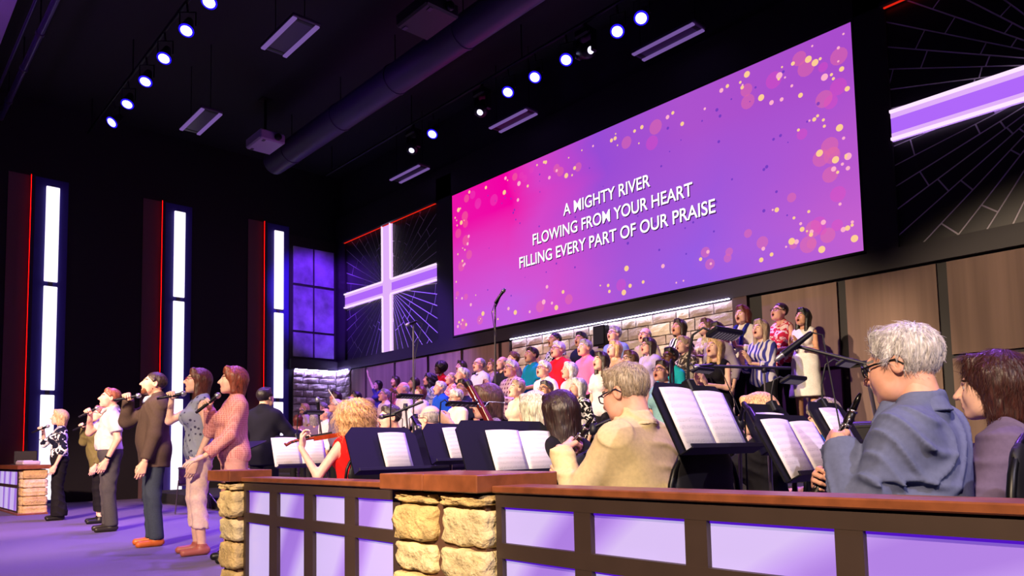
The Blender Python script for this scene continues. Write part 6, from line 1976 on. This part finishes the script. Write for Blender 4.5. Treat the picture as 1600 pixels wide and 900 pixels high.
# violinist
hx, hy, ht = -5.473, 3.179, 1.335
vs = ht / 1.30
VS = Vector((-5.66, 2.74, 1.02)); VB = Vector((-5.56, 3.06, 1.075))
rx = hx + (0.655 * math.sin(math.radians(2)) + 0.012) * vs
lw = toloc(VS + (VB - VS) * 0.12, rx, hy, -90, vs) + Vector((0.0, 0.05, -0.06))
bowh = toloc((-5.62, 3.36, 1.02), rx, hy, -90, vs)
P1_ = seat_player('violinist in red sleeveless dress seen from behind', hx, hy, ht, -90, None, lean=2, fem=True, top=('sleeveless', fab((224, 26, 22))), legs=fab((190, 24, 24)), hair=('curly', (204, 158, 110)), skin='fair', mouth=0.1, head=(20, -4, 12), lvl=1,
            hands={1: dict(w=tuple(lw), f=(-0.3, -0.3, 0.9), p=(-0.4, 0.8, 0.1), pole=(0.2, 0.1, -1), curl=0.6), -1: dict(w=tuple(bowh), f=(0.5, -0.7, -0.2), p=(0, -0.2, -1), pole=(-0.8, 0.2, -0.5), curl=0.6)}, hair_sc=1.12)
strands(P1_, 'curly', RES[1]['r'], 3, 1.12, [(214, 168, 118), (178, 128, 86), (236, 196, 150)], 1500, 0.016, 7, 0.10, 0.0014, curl=0.007, down=0.2)
t = empty('violin', VB, 0, 'brown violin with dark pegs held out by the violinist', 'violin')
ax_ = (VS - VB).normalized(); sd_ = ax_.cross(Vector((0, 0, 1))).normalized(); nn_ = sd_.cross(ax_)
VM = Matrix((sd_, nn_, ax_)).transposed().to_4x4()
prof = []
for k in range(32):
    a = 2 * PI * k / 32
    z_ = 0.178 * math.sin(a); w_ = abs(math.cos(a)) ** 0.75 * (0.098 - 0.018 * math.sin(a)) * (0.66 + 0.34 * min(1, abs(math.sin(a) - 0.05) / 0.42))
    prof.append((math.copysign(w_, math.cos(a)), z_))
b = MB(); b.add([(u, -0.018, w) for u, w in prof] + [(u, 0.018, w) for u, w in prof], [tuple(range(32)), tuple(range(63, 31, -1))] + [(i, (i + 1) % 32, (i + 1) % 32 + 32, i + 32) for i in range(32)])
b.v = [tuple(VM @ Vector(p)) for p in b.v]; b.build('body', mat('violin_varnish', (150, 52, 24), 0.25, noise=0.3, nscale=20), t)
MB().bev((-0.012, 0.012, 0.02), (0.012, 0.034, 0.30), 0.003, M=VM).build('fingerboard', m_black, t)
MB().tube([VM @ Vector((0, 0.012, 0.16)), VM @ Vector((0, 0.012, 0.33))], [0.016, 0.011], 8).build('neck', mat('violin_varnish', (150, 52, 24), 0.25), t)
sc_o = MB().tube([VM @ Vector((0, 0.012, 0.30)), VM @ Vector((0, 0.004, 0.36)), VM @ Vector((0, -0.012, 0.40)), VM @ Vector((0, 0.006, 0.41))], [0.012, 0.012, 0.013, 0.009], 8).build('scroll', mat('violin_varnish', (120, 40, 20), 0.3), t)
for k in range(4):
    sgn = 1 if k % 2 else -1
    MB().tube([VM @ Vector((0, 0.004, 0.325 + k * 0.015)), VM @ Vector((sgn * 0.045, 0.004, 0.325 + k * 0.015))], [0.004, 0.009], 8).build('peg', m_black, sc_o)
MB().bev((-0.02, 0.018, -0.06), (0.02, 0.045, -0.054), 0.002, M=VM).build('bridge', mat('maple', (200, 160, 110), 0.5), t)
t = empty('violin_bow', (-5.60, 3.34, 1.03), 0, 'thin violin bow rising left of the violinist', 'violin bow')
MB().tube([(0, 0, 0), (-0.06, -0.12, 0.22), (-0.11, -0.26, 0.44)], [0.006, 0.005, 0.004], 8).build('stick', mat('pernambuco', (140, 66, 36), 0.4), t)
MB().tube([(0.012, 0.0, 0.0), (-0.10, -0.265, 0.44)], 0.003, 6).build('hair_ribbon', mat('bow_hair', (230, 220, 205), 0.5), t)
MB().bev((-0.012, -0.012, -0.02), (0.018, 0.012, 0.012), 0.004).build('frog', m_black, t)
# flute player
seat_player('flute player in black top and glasses behind the large score', -2.155, 3.855, 1.204, -80, None, lean=4, fem=True, top=('sweater', fab((20, 18, 24))), hair=('bob', (206, 160, 116)), skin='fair', glasses=(120, 90, 70), mouth=0.1, head=(0, -6, 0), lvl=1,
            hands={1: dict(w=(0.02, -0.26, 1.03), f=(-0.5, -0.3, 0.6), p=(0, 0.9, 0.2), curl=0.6), -1: dict(w=(-0.30, -0.20, 1.00), f=(0.2, -0.6, 0.5), p=(0.3, 0.8, -0.3), curl=0.5)}, hair_sc=1.06)
t = empty('flute', (-2.33, 3.80, 1.03), 0, 'silver flute at the lips of the player in black', 'flute')
MB().tube([(0, -0.06, 0), (-0.02, 0.58, -0.03)], 0.010, 10).build('tube', mat('flute_silver', (206, 204, 212), 0.15, 0.95), t)
for k in range(8):
    MB().lathe((-0.004 - 0.002 * k, 0.16 + k * 0.045, -0.005), (0, 0, 1), [(0.009, 0.002), (0.009, 0.014)], 8).build('key', mat('flute_silver', (206, 204, 212), 0.15, 0.95), t)
MB().lathe((0, 0.02, 0.006), (0, 0, 1), [(0.012, 0), (0.010, 0.008)], 10).build('lip_plate', mat('flute_silver', (206, 204, 212), 0.15, 0.95), t)
# grey hair, blue shirt
seat_player('player in bright blue polo behind the clarinet', -2.086, 4.528, 1.187, -85, None, lean=6, top=('polo', fab((24, 92, 200))), hair=('curlyshort', (140, 126, 116)), skin='pink', mouth=0.1, head=(0, -16, 0), hands='lap', lvl=1)
# bassoon player
seat_player('bassoon player in dark top, face behind the bassoon', -4.33, 3.68, 1.43, -25, None, lean=3, fem=True, top=('blouse', fab((120, 60, 90), 'floral', (226, 206, 210))), hair=('bob', (104, 72, 60)), skin='fair', mouth=0.1, head=(0, -4, 0), lvl=1,
            hands={1: dict(w=(0.10, -0.32, 1.02), f=(-0.6, -0.4, 0.4), p=(-0.4, 0.7, 0), curl=0.7), -1: dict(w=(-0.08, -0.30, 0.80), f=(0.4, -0.8, 0.1), p=(0.7, 0.2, 0.1), curl=0.7)})
t = empty('bassoon', (-3.83, 3.42, 0.93), 0, 'tall reddish bassoon slanting in front of its player', 'bassoon')
bd = (Vector((-4.12, 3.33, 1.41)) - Vector((-3.83, 3.42, 0.93)))
MB().tube([(0, 0, 0), bd * 0.5, bd * 0.97], [0.034, 0.030, 0.026], 14).build('bass_joint', mat('bassoon_maple', (120, 34, 22), 0.25, noise=0.2, nscale=12), t)
MB().tube([bd * 0.94, bd], [0.030, 0.034], 14).build('bell_ring', mat('ivory_ring', (40, 20, 18), 0.3), t)
MB().tube([Vector((0.045, -0.03, -0.05)), bd * 0.62 + Vector((0.045, -0.03, 0))], [0.022, 0.018], 12).build('wing_joint', mat('bassoon_maple', (120, 34, 22), 0.25), t)
for k in range(7):
    c_ = bd * (0.12 + 0.1 * k) + Vector((0.03, -0.035, 0.0))
    MB().tube([c_, c_ + bd * 0.06], 0.005, 6).lathe(c_, (0.5, -0.8, 0), [(0.010, 0), (0.009, 0.008)], 8).build('key', mat('key_silver', (200, 196, 204), 0.2, 0.95), t)
MB().tube([bd * 0.60 + Vector((0.045, -0.03, 0)), bd * 0.66 + Vector((0.07, 0.02, 0.02)), bd * 0.62 + Vector((0.12, 0.12, 0.03))], 0.004, 6).build('bocal', mat('key_silver', (200, 196, 204), 0.2, 0.95), t)
# fair bob from behind
seat_player('player in cream and lime print top, back to the camera', -3.542, 3.42, 1.298, -100, None, lean=4, fem=True, top=('tee', fab((226, 214, 190), 'floral', (190, 206, 60))), hair=('bob', (232, 216, 190)), skin='fair', mouth=0.1, head=(10, -4, 0), hands='lap', lvl=1, hair_sc=1.04)
# grey jacket, bald
seat_player('player in grey suit jacket and glasses, looking down', -5.407, 3.92, 1.345, -60, None, lean=8, top=('shirt', fab((200, 196, 214))), jacket=(fab((138, 124, 124)), 0.8), hair=('bald', (150, 140, 140)), skin='pink', glasses=(30, 26, 28), mouth=0.1, fat=0.6, head=(-10, 2, 0), hands='lap', lvl=1)
# navy shirt
seat_player('player in dark navy shirt just right of the violinist', -6.46, 4.18, 1.41, 5, None, lean=6, top=('polo', fab((26, 30, 58))), hair=('short', (60, 46, 46)), skin='pink', mouth=1.0, fat=0.3, head=(-20, 0, 0), hands='lap', lvl=1)
